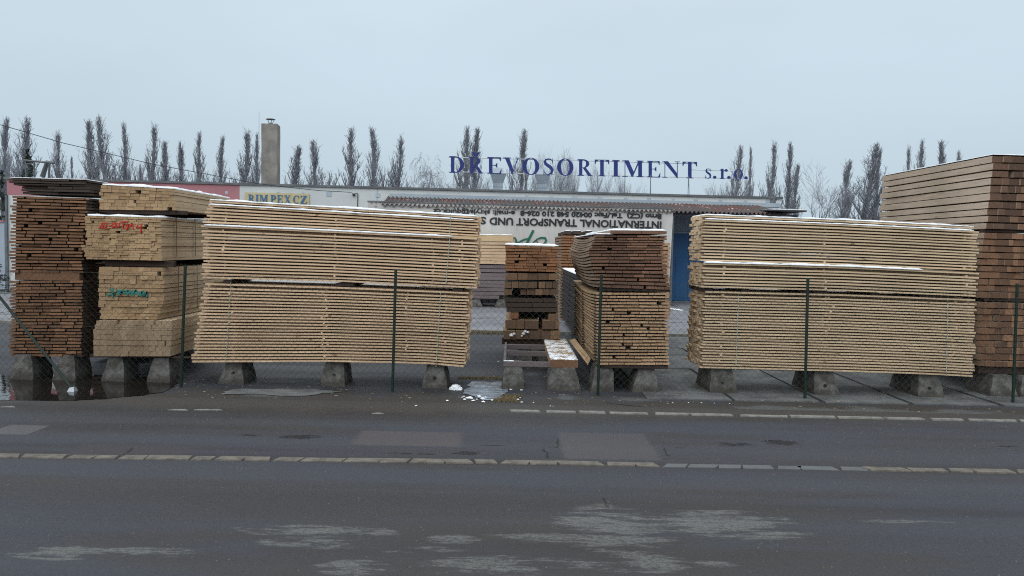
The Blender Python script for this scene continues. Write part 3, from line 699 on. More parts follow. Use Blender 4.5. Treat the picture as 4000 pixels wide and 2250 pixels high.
# I: big dark beam stack on the right
YI = 11.8
Im = [M['I'], M['I_side']]
pack_y('topmost pack of the tall right beam stack, pale weathered flank', YI, 3.5, (10, [(0, 3850, 4260, 893, 905), (.3, 3860, 4260, 812, 822), (.7, 3872, 4270, 690, 700), (1, 3880, 4280, 604, 616)]), Im, bw=(.07, .17), frac=.84, jy=.02, vj=.002, stag=.012, snow=[(0, 1, .022)])
pack_y('middle pack of the tall right beam stack, brown beam ends', YI+.02, 3.9, (10, [(0, 3822, 4250, 1163, 1172), (1, 3842, 4255, 905, 916)]), [M['I2'], M['I_side']], bw=(.055, .17), frac=.86, jy=.02, vj=.002, stag=.015)
pack_y('lowest pack of the tall right beam stack, brown beam ends', YI, 3.9, (10, [(0, 3820, 4250, 1430, 1440), (1, 3820, 4250, 1176, 1186)]), [M['I2'], M['I_side']], bw=(.055, .17), frac=.86, jy=.02, vj=.002, stag=.012)
for (py_, zz) in ((900, 0), (1170, 0)):
    a = W(3850, py_+4, YI); c_ = W(4240, py_-4, YI)
    for yy in (.05, 3.0): beam('bearer', 'dark bearer between packs of the tall right stack', a.x, c_.x, YI+yy, YI+yy+.12, a.z-.012, W(3850, py_-5, YI).z, 'bear', 'bearers of the tall right stack')
a = W(3830, 1460, YI); c_ = W(4250, 1436, YI)
for yy in (.05, 3.0): beam('bearer', 'black beam under the tall right stack', a.x, c_.x, YI+yy, YI+yy+.16, .33, W(3830, 1432, YI).z, 'bear', 'beams under the tall right stack')

# frame and snowy plank bundle in front of the gap
def frame_():
    root = thing('steel_frame', 'low dark frame of beams in front of the gap stack', 'frame', (0, 12.3, .4))
    zt = G(1965, 1413, 0).z
    Yf = 11.6; zt = W(1965, 1411, Yf).z; zb = W(1965, 1432, Yf).z
    x0 = W(1966, 1400, Yf).x; x1 = W(2150, 1400, Yf).x
    def brd(*a, nm='crossbar'):
        b = MB(); b.box(*a); o = b.build(nm, M['greyx'], root); bevel(o, .005)
    brd(x0, Yf, zb, x1+.25, Yf+.05, zt, nm='front_bar')
    brd(x0, Yf+2.5, zb, x1+.25, Yf+2.56, zt+.01, nm='rear_bar')
    brd(x0, Yf+.055, zb, x0+.04, Yf+2.49, zt-.004, nm='side_bar')
    brd(x0+.045, Yf+1.15, zb, x1+.2, Yf+1.2, zt+.006)
    brd(x0+.045, Yf+2.0, zb, x1+.2, Yf+2.1, zt+.002)
    snow_strip(root, x0+.005, x0+.16, Yf+.002, Yf+.048, lambda x: zt, .012, 3)
    return x0, x1, zb
fx0, fx1, fzb = frame_()
def plank_bundle():
    root = thing('plank_bundle', 'short dark planks with snow dusted top, left of the centre stack', 'planks', (.75, 12.8, .36))
    Yf = 11.55; z = W(2150, 1405, Yf).z; x0 = W(2150, 1405, Yf).x; x1 = W(2258, 1405, Yf).x; zb = W(2150, 1436, Yf).z
    b = MB(); b.box(x0, Yf, zb, x1, Yf+2.75, z-.001, 0, {2: 1}); o = b.build('plank_block', [M['G_side'], M['brn']], root); bevel(o, .006)
    snow_strip(root, x0, x1, Yf+.005, Yf+2.73, lambda x: z, .012, 8, 'snow_dusted_top', mat=M['snowboard'])
    return z
pz = plank_bundle()
# loose board tilted between bundle and centre stack
P = [W(2212, 1318, 13.9), W(2232, 1318, 13.9), W(2302, 1398, 11.7), W(2294, 1420, 11.62)]
Q = [W(2208, 1318, 13.9), W(2296, 1420, 11.62), W(2302, 1396, 11.7), W(2250, 1330, 13.2)]
b = MB(); a0 = Vector((.86, 13.9, .50)); a1 = Vector((1.02, 13.9, .52)); a2 = W(2303, 1396, 11.6); a3 = W(2294, 1421, 11.58)
a2 = Vector((a2.x, 11.6, a2.z)); up = Vector((-.012, 0, .022))
a0 = W(2222, 1328, 13.6); a1 = W(2246, 1322, 13.6); a2 = W(2304, 1396, 11.62); a3 = W(2293, 1421, 11.6)
a0b = W(2216, 1322, 13.7)
b.hexa([a3-up, a2-up, a1-up, a0-up, a3, a2, a1, a0]); tag(b.build('loose_board', M['G_side']), 'loose tan board tilted against the foot of the centre stack', 'board')

# ------------------------------------------------------------------ concrete feet
def foot(name, label, pxc, Yf, wb, wt, hgt, d, group='concrete feet under the timber', hole=True, skew=0):
    x = W(pxc, 1520, Yf).x; root = thing('concrete_block', label, 'concrete block', (x, Yf+d/2, 0), group)
    b = MB(); nz = 6; nu = 5; ins = .05*d/.5
    def P(u, v, w_):   # u 0..1 across, v 0..1 up, w_ 0..1 deep
        wd = lerp(wb, wt, v**1.15); dd = lerp(d, d-2*ins, v)
        n_ = .020
        p = Vector((x+(u-.5)*wd+skew*v, Yf+(ins*v)+w_*dd, v*hgt))
        q = Vector((p.x*7+pxc, p.y*7, p.z*7))
        return p+Vector((mnoise.noise(q), mnoise.noise(q+Vector((9, 2, 4))), (0 if v < .99 else .4*mnoise.noise(q))))*n_
    def grid(f, a, c_):
        k = len(b.v)
        for j in range(c_+1):
            for i in range(a+1): b.v.append(tuple(f(i/a, j/c_)))
        for j in range(c_):
            for i in range(a): b.f.append([k+j*(a+1)+i, k+j*(a+1)+i+1, k+(j+1)*(a+1)+i+1, k+(j+1)*(a+1)+i]); b.mi.append(0)
    grid(lambda s, t: P(s, t, 0), nu, nz); grid(lambda s, t: P(1-s, t, 1), nu, nz)
    grid(lambda s, t: P(1, t, s), nu, nz); grid(lambda s, t: P(0, t, 1-s), nu, nz); grid(lambda s, t: P(s, 1, t), nu, nu)
    b.build('block_body', M['block'], root)
    if hole:
        c_ = P(.5, .42, 0); r_ = .026
        h = MB(); h.tube((c_.x, c_.y-.004, c_.z), (c_.x, c_.y+.04, c_.z), r_, r_, 10); h.build('dark_hole_plug', M['hole'], root)  # solid dark plug; the shade of the hole is put into its colour
    return root
fd = []
YF = 11.5
Gf = 'concrete feet of the '
for (lab, pc, Y_, wb, wt, hh, dd, g, hl, sk) in (
    ('concrete foot standing in the puddle under the brown stack, leftmost of all', 82, YF, .34, .23, .375, .55, None, False, .015),
    ('second concrete foot under the brown stack, beside the fence brace', 248, YF, .34, .20, .375, .5, None, False, .03),
    ('left concrete foot under the tan batten stack', 440, YF, .34, .20, .365, .5, None, False, .02),
    ('right concrete foot under the tan batten stack', 618, YF, .34, .22, .365, .5, None, False, .02),
    ('rear concrete foot of the tan stack, in its dark shade', 700, 13.8, .40, .28, .365, .5, None, False, 0),
    ('left concrete foot with a lifting hole under the left pale pile', 903, YF, .385, .17, .385, .55, None, True, .03),
    ('middle concrete foot with a lifting hole under the left pale pile', 1300, YF, .37, .25, .385, .55, None, True, .01),
    ('right concrete foot with a lifting hole, beside the lump of snow', 1698, YF, .38, .22, .36, .55, None, True, .0),
    ('concrete foot under the left end of the low dark frame', 2004, YF+.05, .34, .24, .36, .6, None, False, 0),
    ('wide concrete foot under the snow dusted planks', 2203, YF, .50, .36, .345, .5, None, False, -.02),
    ('small rear concrete foot of the low dark frame', 2045, 13.6, .30, .22, .36, .45, None, False, 0),
    ('narrow rear concrete foot between frame and planks', 2128, 13.6, .28, .2, .36, .45, None, False, 0),
    ('left concrete foot under the centre stack, behind the fence post', 2354, YF, .36, .24, .35, .6, None, False, .02),
    ('right concrete foot under the centre stack', 2520, YF, .40, .22, .35, .6, None, False, .03),
    ('rear left concrete foot under the centre stack', 2330, 14.9, .40, .26, .35, .5, None, False, 0),
    ('rear right concrete foot under the centre stack', 2470, 14.9, .40, .26, .35, .5, None, False, 0),
    ('left concrete foot under the right straw pile', 2828, YF, .42, .30, .37, .9, None, True, -.02),
    ('middle concrete foot under the right straw pile, right of the fence post', 3230, YF, .38, .28, .36, .9, None, True, -.02),
    ('right concrete foot under the right straw pile, with chipped edges', 3640, YF, .40, .27, .345, .9, None, True, -.02),
    ('front concrete foot under the tall right stack', 3922, YF+.15, .42, .26, .33, .7, None, False, 0),
    ('front concrete foot at the right image edge under the tall stack', 4040, YF+.15, .42, .26, .33, .7, None, False, 0),
    ('rear concrete foot seen behind the right straw pile', 3745, 13.9, .42, .30, .33, .5, None, False, 0),
    ('left far concrete foot below the far grey boards', 1853, YC, .5, .24, .33, .9, None, False, 0),
    ('right far concrete foot below the far grey boards', 1952, YC, .5, .24, .33, .9, None, False, 0),
    
    ):
    if Y_ == YF and pc > 2700: pass
    foot('concrete_block', lab, pc, Y_, wb, wt, hh, dd, 'concrete feet under the timber', hl, sk)

# ------------------------------------------------------------------ fence
YFN = 11.2
fence = thing('wire_fence', 'green chain link fence with thin posts along the road edge', 'fence', (0, YFN, 0))
posts = [(707, 1530, 724, 1040), (1533, 1532, 1546, 1054), (2335, 1547, 2349, 1076), (3144, 1564, 3156, 1090), (3956, 1578, 3974, 1110)]
px_ = []
for (bx, by, tx, ty) in posts:
    a = W(bx, by, YFN); c_ = W(tx, ty, YFN); a.z = 0
    b = MB(); b.tube(a, c_, .021, .021, 10); b.tube(c_-Vector((0, 0, .012)), c_+Vector((0, 0, .01)), .025, .022, 10)
    b.build('post', M['post'], fence, smooth=False); px_.append(a.x)
# diagonal brace at the left
a = W(0, 1162, YFN+.0); a2 = W(286, 1522, YFN-.45); d = (a-a2)
b = MB(); b.tube(a2, a+d*.35, .019, .019, 8); b.build('brace', M['post'], fence)
b = MB(); c_ = G(284, 1530)
b.hexa([(c_.x-.05, c_.y-.06, 0), (c_.x+.045, c_.y-.05, 0), (c_.x+.05, c_.y+.05, 0), (c_.x-.04, c_.y+.06, 0), (c_.x-.03, c_.y-.03, .06), (c_.x+.03, c_.y-.025, .07), (c_.x+.025, c_.y+.03, .065), (c_.x-.02, c_.y+.03, .06)])
b.build('brace_foot', M['galv'], fence)
# chain link
b = MB(); x0, x1 = -9.2, 9.0; z0, z1 = .05, 1.62; p = .098; hh = z1-z0
ztop = lambda x: pw([(-9, 1.66), (-4.6, 1.66), (0, 1.64), (9, 1.62)], x)
n_ = int((x1-x0+hh)/p)
for i in range(n_):
    xs = x0-hh+i*p
    for sgn in (1, -1):
        xa_, xb_ = (xs, xs+hh) if sgn > 0 else (xs+hh, xs)
        A = Vector((xa_, YFN-.03+.003*sgn, z0)); B_ = Vector((xb_, YFN-.03-.003*sgn, z1))
        # clip
        ts = [0, 1]
        for t_ in range(0, 9): pass
        def at_(t): return A.lerp(B_, t)+Vector((0, .015*mnoise.noise(Vector((A.lerp(B_, t).x*.8, A.lerp(B_, t).z, 0))), 0))
        pts = [at_(t/4) for t in range(5)]
        pts = [q for q in pts if x0 <= q.x <= x1]
        if len(pts) > 1: b.chain(pts, [.0015]*len(pts), 3)
b.build('wire_mesh', M['wire'], fence)
b = MB()
for zz in (1.62, .85):
    b.chain([Vector((lerp(x0, x1, i/30), YFN-.036, zz+.006*math.sin(i*1.7))) for i in range(31)], [.002]*31, 4)
b.build('tension_wire', M['wire'], fence)

# ------------------------------------------------------------------ building
WL = W(30, 697, 29.6); WR = W(3045, 764, 32.0)
TOPZ = (WL.z+WR.z)/2
def wy(x): return lerp(WL.y, WR.y, (x-WL.x)/(WR.x-WL.x))
WLx, WRx = WL.x, WR.x
wdir = Vector((WRx-WLx, WR.y-WL.y, 0)).normalized(); wn = Vector((wdir.y, -wdir.x, 0))  # towards the street
def wallpt(px, py, off=0.0):
    "point on the plane of the facade (moved off metres to the street)"
    d = CAMM @ Vector(((px-2000)/F, -(py-1125)/F, -1)); P0 = Vector((WLx, WL.y, 0))+wn*off
    t = (P0-C).dot(wn)/d.dot(wn); return C+d*t
bld = thing('depot_building', 'long flat roofed white building with pink band at its left end', 'building', ((WLx+WRx)/2, 31, 0))
def wbox(px0, px1, z0, z1, off0, off1, name, mat, parent=None, bev=0):
    "a box on the facade between two pixel columns"
    a = wallpt(px0, 900, 0); c_ = wallpt(px1, 900, 0); a.z = c_.z = 0
    b = MB(); f = [a+wn*off1, c_+wn*off1, c_+wn*off0, a+wn*off0]
    b.hexa([Vector((q.x, q.y, z0)) for q in f]+[Vector((q.x, q.y, z1)) for q in f])
    o = b.build(name, mat, parent)
    if bev: bevel(o, bev)
    return o
zb = wallpt(60, 762).z
wbox(30, 3045, 0, TOPZ-.08, -9, 0, 'wall', M['wall'], bld)
wbox(30, 935, zb, TOPZ-.085, 0, .012, 'pink_band', M['pink'], bld)
wbox(20, 3052, TOPZ-.08, TOPZ, -9.1, .07, 'roof_edge', M['flash'], bld)
b = MB(); a = wallpt(30, 900); 
# pink return on the end wall
P0 = Vector((WLx, WL.y, 0)); q0 = P0-wdir*.012; q1 = q0-wn*9
b.hexa([Vector((q.x, q.y, zb)) for q in (q0, q0+wdir*.01, q1+wdir*.01, q1)]+[Vector((q.x, q.y, TOPZ-.085)) for q in (q0, q0+wdir*.01, q1+wdir*.01, q1)]); b.build('pink_band', M['pink'], bld)
a = wallpt(28, 1135); wbox(26, 33, 0, zb, .01, .09, 'downpipe', M['flash'], bld)
wbox(1470, 1474, 3.2, TOPZ-.09, .0, .006, 'wall_seam', M['wallblue'], bld)
for (vx, vy, s_) in ((1285, 757, .09), (1476, 762, .08), (1573, 761, .07), (1672, 762, .06), (1805, 772, .05), (2057, 769, .06), (2152, 773, .06), (2243, 775, .08), (2342, 776, .06), (2444, 778, .06), (2535, 779, .06), (2630, 782, .06), (2718, 785, .06), (2814, 786, .06), (2912, 788, .06), (2999, 788, .07), (885, 752, .05)):
    c_ = wallpt(vx, vy); b = MB()
    f = [c_-wdir*s_, c_+wdir*s_, c_+wdir*s_-wn*.02, c_-wdir*s_-wn*.02]; f = [q+wn*.02 for q in f]
    b.hexa([Vector((q.x, q.y, c_.z-s_)) for q in f]+[Vector((q.x, q.y, c_.z+s_)) for q in f]); b.build('vent', M['duct'], bld)
c_ = wallpt(3020, 786); b = MB()
for i in range(14):
    q = c_+wdir*R(-.12, .12)+wn*.01; z = c_.z+R(-.08, .08); s_ = R(.02, .05)
    b.box(q.x-s_, q.y-.012, z-s_, q.x+s_, q.y+.01, z+s_)
b.build('broken_render', M['flash'], bld)
# wall sheet with canopy shade put into its blue-grey, and the door
wbox(2560, 2990, 0.04, 3.9, .012, .035, 'shaded_wall_sheet', M['wallblue'], bld)
zd1 = wallpt(2660, 912).z
for (p0, p1, nm) in ((2560, 2688, 'door'), (2690, 2716, 'door'), (2718, 2960, 'door')):
    o = wbox(p0, p1, .08, zd1, .037, .085, nm, M['door'], bld, .01)
    d0_ = o if p0 == 2560 else d0_
wbox(2640, 2680, .2, zd1-.95, .087, .10, 'door_panel', M['door'], d0_, .01)
wbox(2545, 2975, zd1+.002, zd1+.07, .037, .10, 'door_frame', M['wallblue'], bld)

# flashing strip and canopy roof
EZ = 3.58
def canopy():
    root = thing('canopy', 'lean-to canopy of rusty corrugated sheets along the right half of the building', 'canopy', (3, 29, 3.6))
    O0, O1 = 0.02, 2.7
    z1_ = wallpt(2000, 784).z; 
    # front edge height
    def fpt(px, py): return wallpt(px, py, O1)
    aL = fpt(1490, 788); aR = fpt(2900, 822)
    zE = (fpt(1700, 802).z+fpt(2600, 819).z)/2-.02
    s0 = (aL-Vector((WLx, WL.y, 0))).dot(wdir); 
    s1 = (fpt(3075, 825)-Vector((WLx, WL.y, 0))).dot(wdir)
    P0 = Vector((WLx, WL.y, 0)); nW = int((s1-s0)/.16); b = MB(); per = 8; V = []
    N = nW*per
    for j in range(5):
        for i in range(N+1):
            s_ = lerp(s0, s1, i/N); v = j/4; off = lerp(O0, O1, v)+ (0 if j < 4 else .03*mnoise.noise(Vector((int(s_/.9)*3.1, 0, 0))))
            z = lerp(z1_+.02, zE, v)+.045*math.sin(2*math.pi*i/per) - .02*v + .02*mnoise.noise(Vector((s_*.8, v*2, 1)))
            q = P0+wdir*s_+wn*off; V.append((q.x, q.y, z))
    k = len(V); V2 = V+[(x, y, z-.012) for x, y, z in V]; Fc = []
    for j in range(4):
        for i in range(N):
            a = j*(N+1)+i; Fc.append((a, a+N+1, a+N+2, a+1)); Fc.append((k+a, k+a+1, k+a+N+2, k+a+N+1))
    for i in range(N): a = 4*(N+1)+i; Fc.append((a, k+a, k+a+1, a+1))
    b.poly(V2, Fc); b.build('corrugated_roof', M['corr'], root)
    b = MB()
    def obox(sa, sb, oa, ob, za, zb_):
        f = [P0+wdir*sa+wn*ob, P0+wdir*sb+wn*ob, P0+wdir*sb+wn*oa, P0+wdir*sa+wn*oa]
        b.hexa([Vector((q.x, q.y, za)) for q in f]+[Vector((q.x, q.y, zb_)) for q in f])
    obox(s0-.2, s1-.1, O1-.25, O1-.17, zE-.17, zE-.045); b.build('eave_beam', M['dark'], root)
    b = MB(); obox(s0+.1, (wallpt(3045, 800)-P0).dot(wdir), .011, .05, z1_+.0, z1_+.16); b.build('flashing', M['flashb'], root)
    for i in range(9):
        b = MB(); s_ = lerp(s0+.1, s1-.3, i/8); oa, ob = .05, O1-.26
        f = [P0+wdir*s_+wn*ob, P0+wdir*(s_+.08)+wn*ob, P0+wdir*(s_+.08)+wn*oa, P0+wdir*s_+wn*oa]
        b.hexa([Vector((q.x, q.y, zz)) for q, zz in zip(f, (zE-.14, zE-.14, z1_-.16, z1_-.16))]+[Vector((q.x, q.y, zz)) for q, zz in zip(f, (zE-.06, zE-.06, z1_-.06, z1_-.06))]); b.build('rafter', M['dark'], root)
    for px__ in (1500, 1900, 2300, 2622, 3070):
        b = MB(); q = wallpt(px__, 1000, O1-.21); b.box(q.x-.05, q.y-.05, 0.03, q.x+.05, q.y+.05, zE-.172); b.build('canopy_post', M['flash'], root)
    # snowy dark extension at the right end
    sx0 = (wallpt(3000, 800)-P0).dot(wdir)
    b = MB(); e0_ = s1+.02; e1_ = (fpt(3146, 820)-P0).dot(wdir)
    obox(e0_-.8, e1_, 1.0, O1+.12, fpt(3140, 828).z, fpt(3140, 822).z); b.build('end_roof', M['dark'], root)
    zt_ = fpt(3140, 822).z
    b = MB(); obox(e0_-.6, e1_-.02, 1.0, O1+.10, zt_+.002, zt_+.035); b.build('snow', M['snow'], root)
    b = MB(); e2 = (fpt(3118, 820)-P0).dot(wdir); obox((fpt(2905, 820)-P0).dot(wdir), e2, O1-.15, O1-.05, fpt(3100, 862).z-.6, fpt(3100, 838).z-.01); b.build('dark_eave_panel', M['dark'], root)  # dark panel below the front edge of the end roof
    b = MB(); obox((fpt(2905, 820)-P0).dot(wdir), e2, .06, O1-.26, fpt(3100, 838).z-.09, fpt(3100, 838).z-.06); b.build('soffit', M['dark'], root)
    return O1, zE
O1, zE = canopy()

# banner: truck tarpaulin hung upside down
ban = thing('banner', 'grey white truck tarpaulin with black lettering hung upside down', 'banner', tuple(wallpt(2030, 1000, O1-.05)))
OB = O1-.10
P0 = Vector((WLx, WL.y, 0))
sb0 = (wallpt(1437, 900, OB)-P0).dot(wdir); sb1 = (wallpt(2628, 900, OB)-P0).dot(wdir)
zbt = wallpt(1900, 799, OB).z
b = MB(); nx, nz = 90, 24; V = []
for j in range(nz+1):
    for i in range(nx+1):
        s_ = lerp(sb0, sb1, i/nx); v = j/nz; z = lerp(.35, zbt, v)
        o_ = OB+.02*mnoise.noise(Vector((s_*1.3, z*.5, 2)))*(1.1-v*.4)
        if i == nx: s_ += .03*(1-v)-.12*(1-v)
        q = P0+wdir*s_+wn*o_; V.append((q.x, q.y, z))
b.poly(V, [(j*(nx+1)+i, j*(nx+1)+i+1, (j+1)*(nx+1)+i+1, (j+1)*(nx+1)+i) for j in range(nz) for i in range(nx)])
b.build('tarpaulin', M['tarp'], ban, smooth=True)
b = MB(); 
f = [P0+wdir*(sb0-.03)+wn*(OB+.03), P0+wdir*(sb1+.03)+wn*(OB+.03), P0+wdir*(sb1+.03)+wn*(OB-.02), P0+wdir*(sb0-.03)+wn*(OB-.02)]
b.hexa([Vector((q.x, q.y, zbt-.01)) for q in f]+[Vector((q.x, q.y, zbt+.035)) for q in f]); b.build('top_rail', M['flash'], ban)
b = MB(); nh = int((sb1-sb0)/.155)
for i in range(nh):
    s_ = sb0+.12+i*.155; q = P0+wdir*s_+wn*(OB+.035)
    b.tube((q.x, q.y, zbt), (q.x+R(-.01, .01), q.y, zbt-R(.05, .085)), .014, .006, 5)
    if i % 2: b.box(q.x-.04, q.y-.006, zbt-.175, q.x+.04, q.y+.004, zbt-.155); b.tube((q.x-.03, q.y, zbt-.165), (q.x-.03, q.y, zbt-.14), .005, .005, 4)
b.build('tie_hooks', M['flash'], ban)
def text_obj(txt, name, mat, parent, size_h, px_right, px_left, py_c, off, flip=True, bold=0.0, ext=.004):
    cu = bpy.data.curves.new(name, 'FONT'); cu.body = txt; cu.size = 1; cu.extrude = .01; cu.offset = bold; cu.resolution_u = 3
    o = bpy.data.objects.new(name, cu); col.objects.link(o)
    dg = bpy.context.evaluated_depsgraph_get(); me = bpy.data.meshes.new_from_object(o.evaluated_get(dg)); bpy.data.objects.remove(o)
    xs = [v.co.x for v in me.vertices]; mx0, mx1 = min(xs), max(xs); 
    capH = .729
    a = wallpt(px_right, py_c, off); c_ = wallpt(px_left, py_c, off); L_ = (a-c_).length; sxx = L_/(mx1-mx0)
    hm = size_h/F*a.y; szz = hm/capH
    cen = (a+c_)/2
    for v in me.vertices:
        u = (v.co.x-(mx0+mx1)/2)*sxx; w_ = (v.co.y-capH/2)*szz
        if flip: u, w_ = -u, -w_
        q = cen+wdir*u+wn*(.0+v.co.z*.3); v.co = Vector((q.x, q.y, (cen.z+w_)))
    me.materials.clear(); me.materials.append(mat)
    o = bpy.data.objects.new(name, me); col.objects.link(o); put_under(o, parent); return o
text_obj('INTERNATIONAL TRANSPORT UND', 'lettering', M['black'], ban, 28, 2584, 1912, 872, OB+.03, bold=.03)
text_obj('SPEDITION', 'lettering', M['black'], ban, 28, 1898, 1650, 860, OB+.03, bold=.03)
text_obj('Brno (CZ)  Tel./Fax: 00420 548 210 026-8', 'lettering', M['black'], ban, 18, 2584, 2032, 840, OB+.03, bold=.045)
text_obj('e-mail: skryja@quick.cz', 'lettering', M['black'], ban, 18, 2012, 1692, 830, OB+.03, bold=.03)
def ribbon(parent, pts, wds, off, mat, name='lettering'):
    b = MB(); P = [wallpt(x, y, off) for x, y in pts]; k = []
    for i, p_ in enumerate(P):
        a = P[max(0, i-1)]; c_ = P[min(len(P)-1, i+1)]; d = (c_-a).normalized(); nn = d.cross(wn).normalized()*(wds[i]/F*29*.5)
        k += [p_+nn, p_-nn]
    k = [Vector(q) for q in k]; k2 = [q+wn*.008 for q in k]; n2 = len(k)
    b.poly(k+k2, [(2*i, 2*i+1, 2*i+3, 2*i+2) for i in range(len(P)-1)]+[(n2+2*i+1, n2+2*i, n2+2*i+2, n2+2*i+3) for i in range(len(P)-1)])
    b.build(name, mat, parent)
ribbon(ban, [(2003, 926), (2012, 930), (2017, 942), (2014, 956), (2008, 968)], [3, 6, 7, 7, 5], OB+.032, M['green'])
ribbon(ban, [(2084, 899), (2074, 918), (2064, 938), (2057, 952), (2050, 970)], [8, 9, 9, 8, 6], OB+.032, M['green'])
ribbon(ban, [(2017, 952), (2030, 944), (2046, 936), (2060, 932), (2066, 940), (2058, 954)], [3, 5, 6, 5, 5, 4], OB+.034, M['green'])
ribbon(ban, [(2080, 950), (2098, 934), (2114, 928), (2130, 930), (2134, 940), (2126, 952), (2110, 958), (2100, 948), (2094, 938), (2084, 946), (2076, 962)], [3, 5, 7, 8, 7, 6, 5, 5, 4, 3, 3], OB+.036, M['green'])

# ------------------------------------------------------------------ serif glyphs (cap height 1)
def ring(b, cx, cy, ro, ri, a0=0, a1=360, n=28, th=.1, zoff=0):
    pts = []
    for i in range(n+1):
        a = rad(lerp(a0, a1, i/n)); pts.append(((cx+ro[0]*math.cos(a), cy+ro[1]*math.sin(a)), (cx+ri[0]*math.cos(a), cy+ri[1]*math.sin(a))))
    b.append(('strip', pts))
def glyph(ch):
    g = []
    def pl(*p): g.append(('poly', p))
    S = .035  # serif thickness
    def stem(x, w, y0=0, y1=1, sl=.09, sr=.09, top=True, bot=True):
        pl((x, y0), (x+w, y0), (x+w, y1), (x, y1))
        if bot: pl((x-sl, y0), (x+w+sr, y0), (x+w+sr, y0+S), (x+w+.015, y0+S+.03), (x-.015, y0+S+.03), (x-sl, y0+S))
        if top: pl((x-sl, y1-S), (x-.015, y1-S-.03), (x+w+.015, y1-S-.03), (x+w+sr, y1-S), (x+w+sr, y1), (x-sl, y1))
    if ch == 'D':
        stem(.10, .19, sr=.02)
        ring(g, .30, .5, (.50, .5), (.29, .455), -90, 90); return g, .82
    if ch == 'O':
        ring(g, .42, .5, (.42, .52), (.215, .475)); return g, .84
    if ch == 'R':
        stem(.10, .19); ring(g, .33, .735, (.36, .265), (.165, .225), -90, 90, 16); pl((.28, .47), (.34, .47), (.34, .51), (.28, .51)); pl((.28, .955), (.35, .955), (.35, 1), (.28, 1))
        pl((.30, .49), (.50, .49), (.80, .06), (.86, .035), (.86, 0), (.63, 0)); return g, .86
    if ch == 'P':
        stem(.10, .19); ring(g, .33, .71, (.36, .29), (.165, .245), -90, 90, 16); pl((.28, .42), (.34, .42), (.34, .465), (.28, .465)); pl((.28, .955), (.35, .955), (.35, 1), (.28, 1)); return g, .70
    if ch == 'E':
        stem(.09, .19, sr=.1); pl((.26, 0), (.72, 0), (.76, .27), (.72, .27), (.62, .05), (.26, .045)); pl((.26, .955), (.60, .95), (.68, .76), (.715, .76), (.71, 1), (.26, 1))
        pl((.26, .485), (.42, .485), (.50, .36), (.53, .36), (.53, .66), (.50, .66), (.42, .53), (.26, .53)); return g, .77
    if ch == 'V':
        pl((.06, .98), (.30, .98), (.52, .26), (.46, -.02), (.43, -.02)); pl((.46, -.02), (.50, .22), (.735, .98), (.79, .98)); 
        pl((-.02, .965), (.38, .965), (.38, 1), (-.02, 1)); pl((.62, .965), (.88, .965), (.88, 1), (.62, 1)); return g, .87
    if ch == 'T':
        stem(.28, .19, top=False); pl((0, 1), (.0, .72), (.035, .72), (.10, .90), (.20, .955), (.55, .955), (.65, .90), (.715, .72), (.75, .72), (.75, 1)); return g, .75
    if ch == 'I':
        stem(.09, .19); return g, .37
    if ch == 'N':
        pl((.10, 1), (.30, 1), (.80, .24), (.80, -.02), (.77, -.02), (.10, .92)); pl((.115, 0), (.155, 0), (.155, .95), (.115, .95)); pl((.76, .0), (.80, .0), (.80, 1), (.76, 1))
        pl((0, 0), (.27, 0), (.27, S), (0, S)); pl((.0, 1-S), (.2, 1-S), (.2, 1), (0, 1)); pl((.65, 1-S), (.92, 1-S), (.92, 1), (.65, 1)); return g, .9
    if ch == 'M':
        pl((.10, 1), (.33, 1), (.58, .32), (.50, .0), (.475, .0)); pl((.48, 0), (.54, .22), (.82, 1), (.86, 1), (.86, .9), (.53, 0)); stem(.80, .19, sl=.08); pl((.125, 0), (.165, 0), (.165, .95), (.125, .95))
        pl((0, 0), (.28, 0), (.28, S), (0, S)); pl((.0, 1-S), (.2, 1-S), (.2, 1), (0, 1)); return g, 1.08
    if ch == 'X':
        pl((.06, 1), (.30, 1), (.82, 0), (.57, 0)); pl((.11, 0), (.16, 0), (.76, 1), (.70, 1)); pl((0, 0), (.28, 0), (.28, S), (0, S)); pl((.0, 1-S), (.38, 1-S), (.38, 1), (0, 1)); pl((.58, 1-S), (.86, 1-S), (.86, 1), (.58, 1)); pl((.5, 0), (.9, 0), (.9, S), (.5, S)); return g, .88
    if ch == 'C':
        ring(g, .44, .5, (.44, .52), (.24, .475), 48, 312); pl((.70, .95), (.74, .62), (.78, .62), (.78, 1.01), (.75, 1.01)); return g, .80
    if ch == 'Z':
        pl((.04, 0), (.72, 0), (.76, .28), (.72, .28), (.60, .05), (.27, .05), (.74, .97), (.74, 1), (.06, 1), (.04, .74), (.08, .74), (.18, .95), (.46, .95), (.0, .03), (.0, 0)); return g, .76
    if ch in 'Ss':
        k = 1.0; ctr = [(.555, .70), (.54, .84), (.45, .955), (.32, .975), (.18, .93), (.13, .80), (.16, .68), (.30, .565), (.45, .455), (.53, .30), (.49, .13), (.34, .03), (.20, .045), (.09, .17), (.07, .32)]
        wd = [.02, .04, .055, .06, .10, .15, .18, .205, .205, .18, .14, .07, .055, .045, .02]
        pts = []
        for i, (x, y) in enumerate(ctr):
            a = ctr[max(0, i-1)]; c_ = ctr[min(len(ctr)-1, i+1)]; dx, dy = c_[0]-a[0], c_[1]-a[1]; L_ = math.hypot(dx, dy); nx_, ny_ = -dy/L_*wd[i]/2, dx/L_*wd[i]/2
            pts.append(((x+nx_, y+ny_), (x-nx_, y-ny_)))
        g.append(('strip', pts)); pl((.545, .66), (.58, .66), (.58, 1.01), (.55, 1.01)); pl((.045, -.01), (.075, -.01), (.08, .35), (.045, .35)); return g, .62
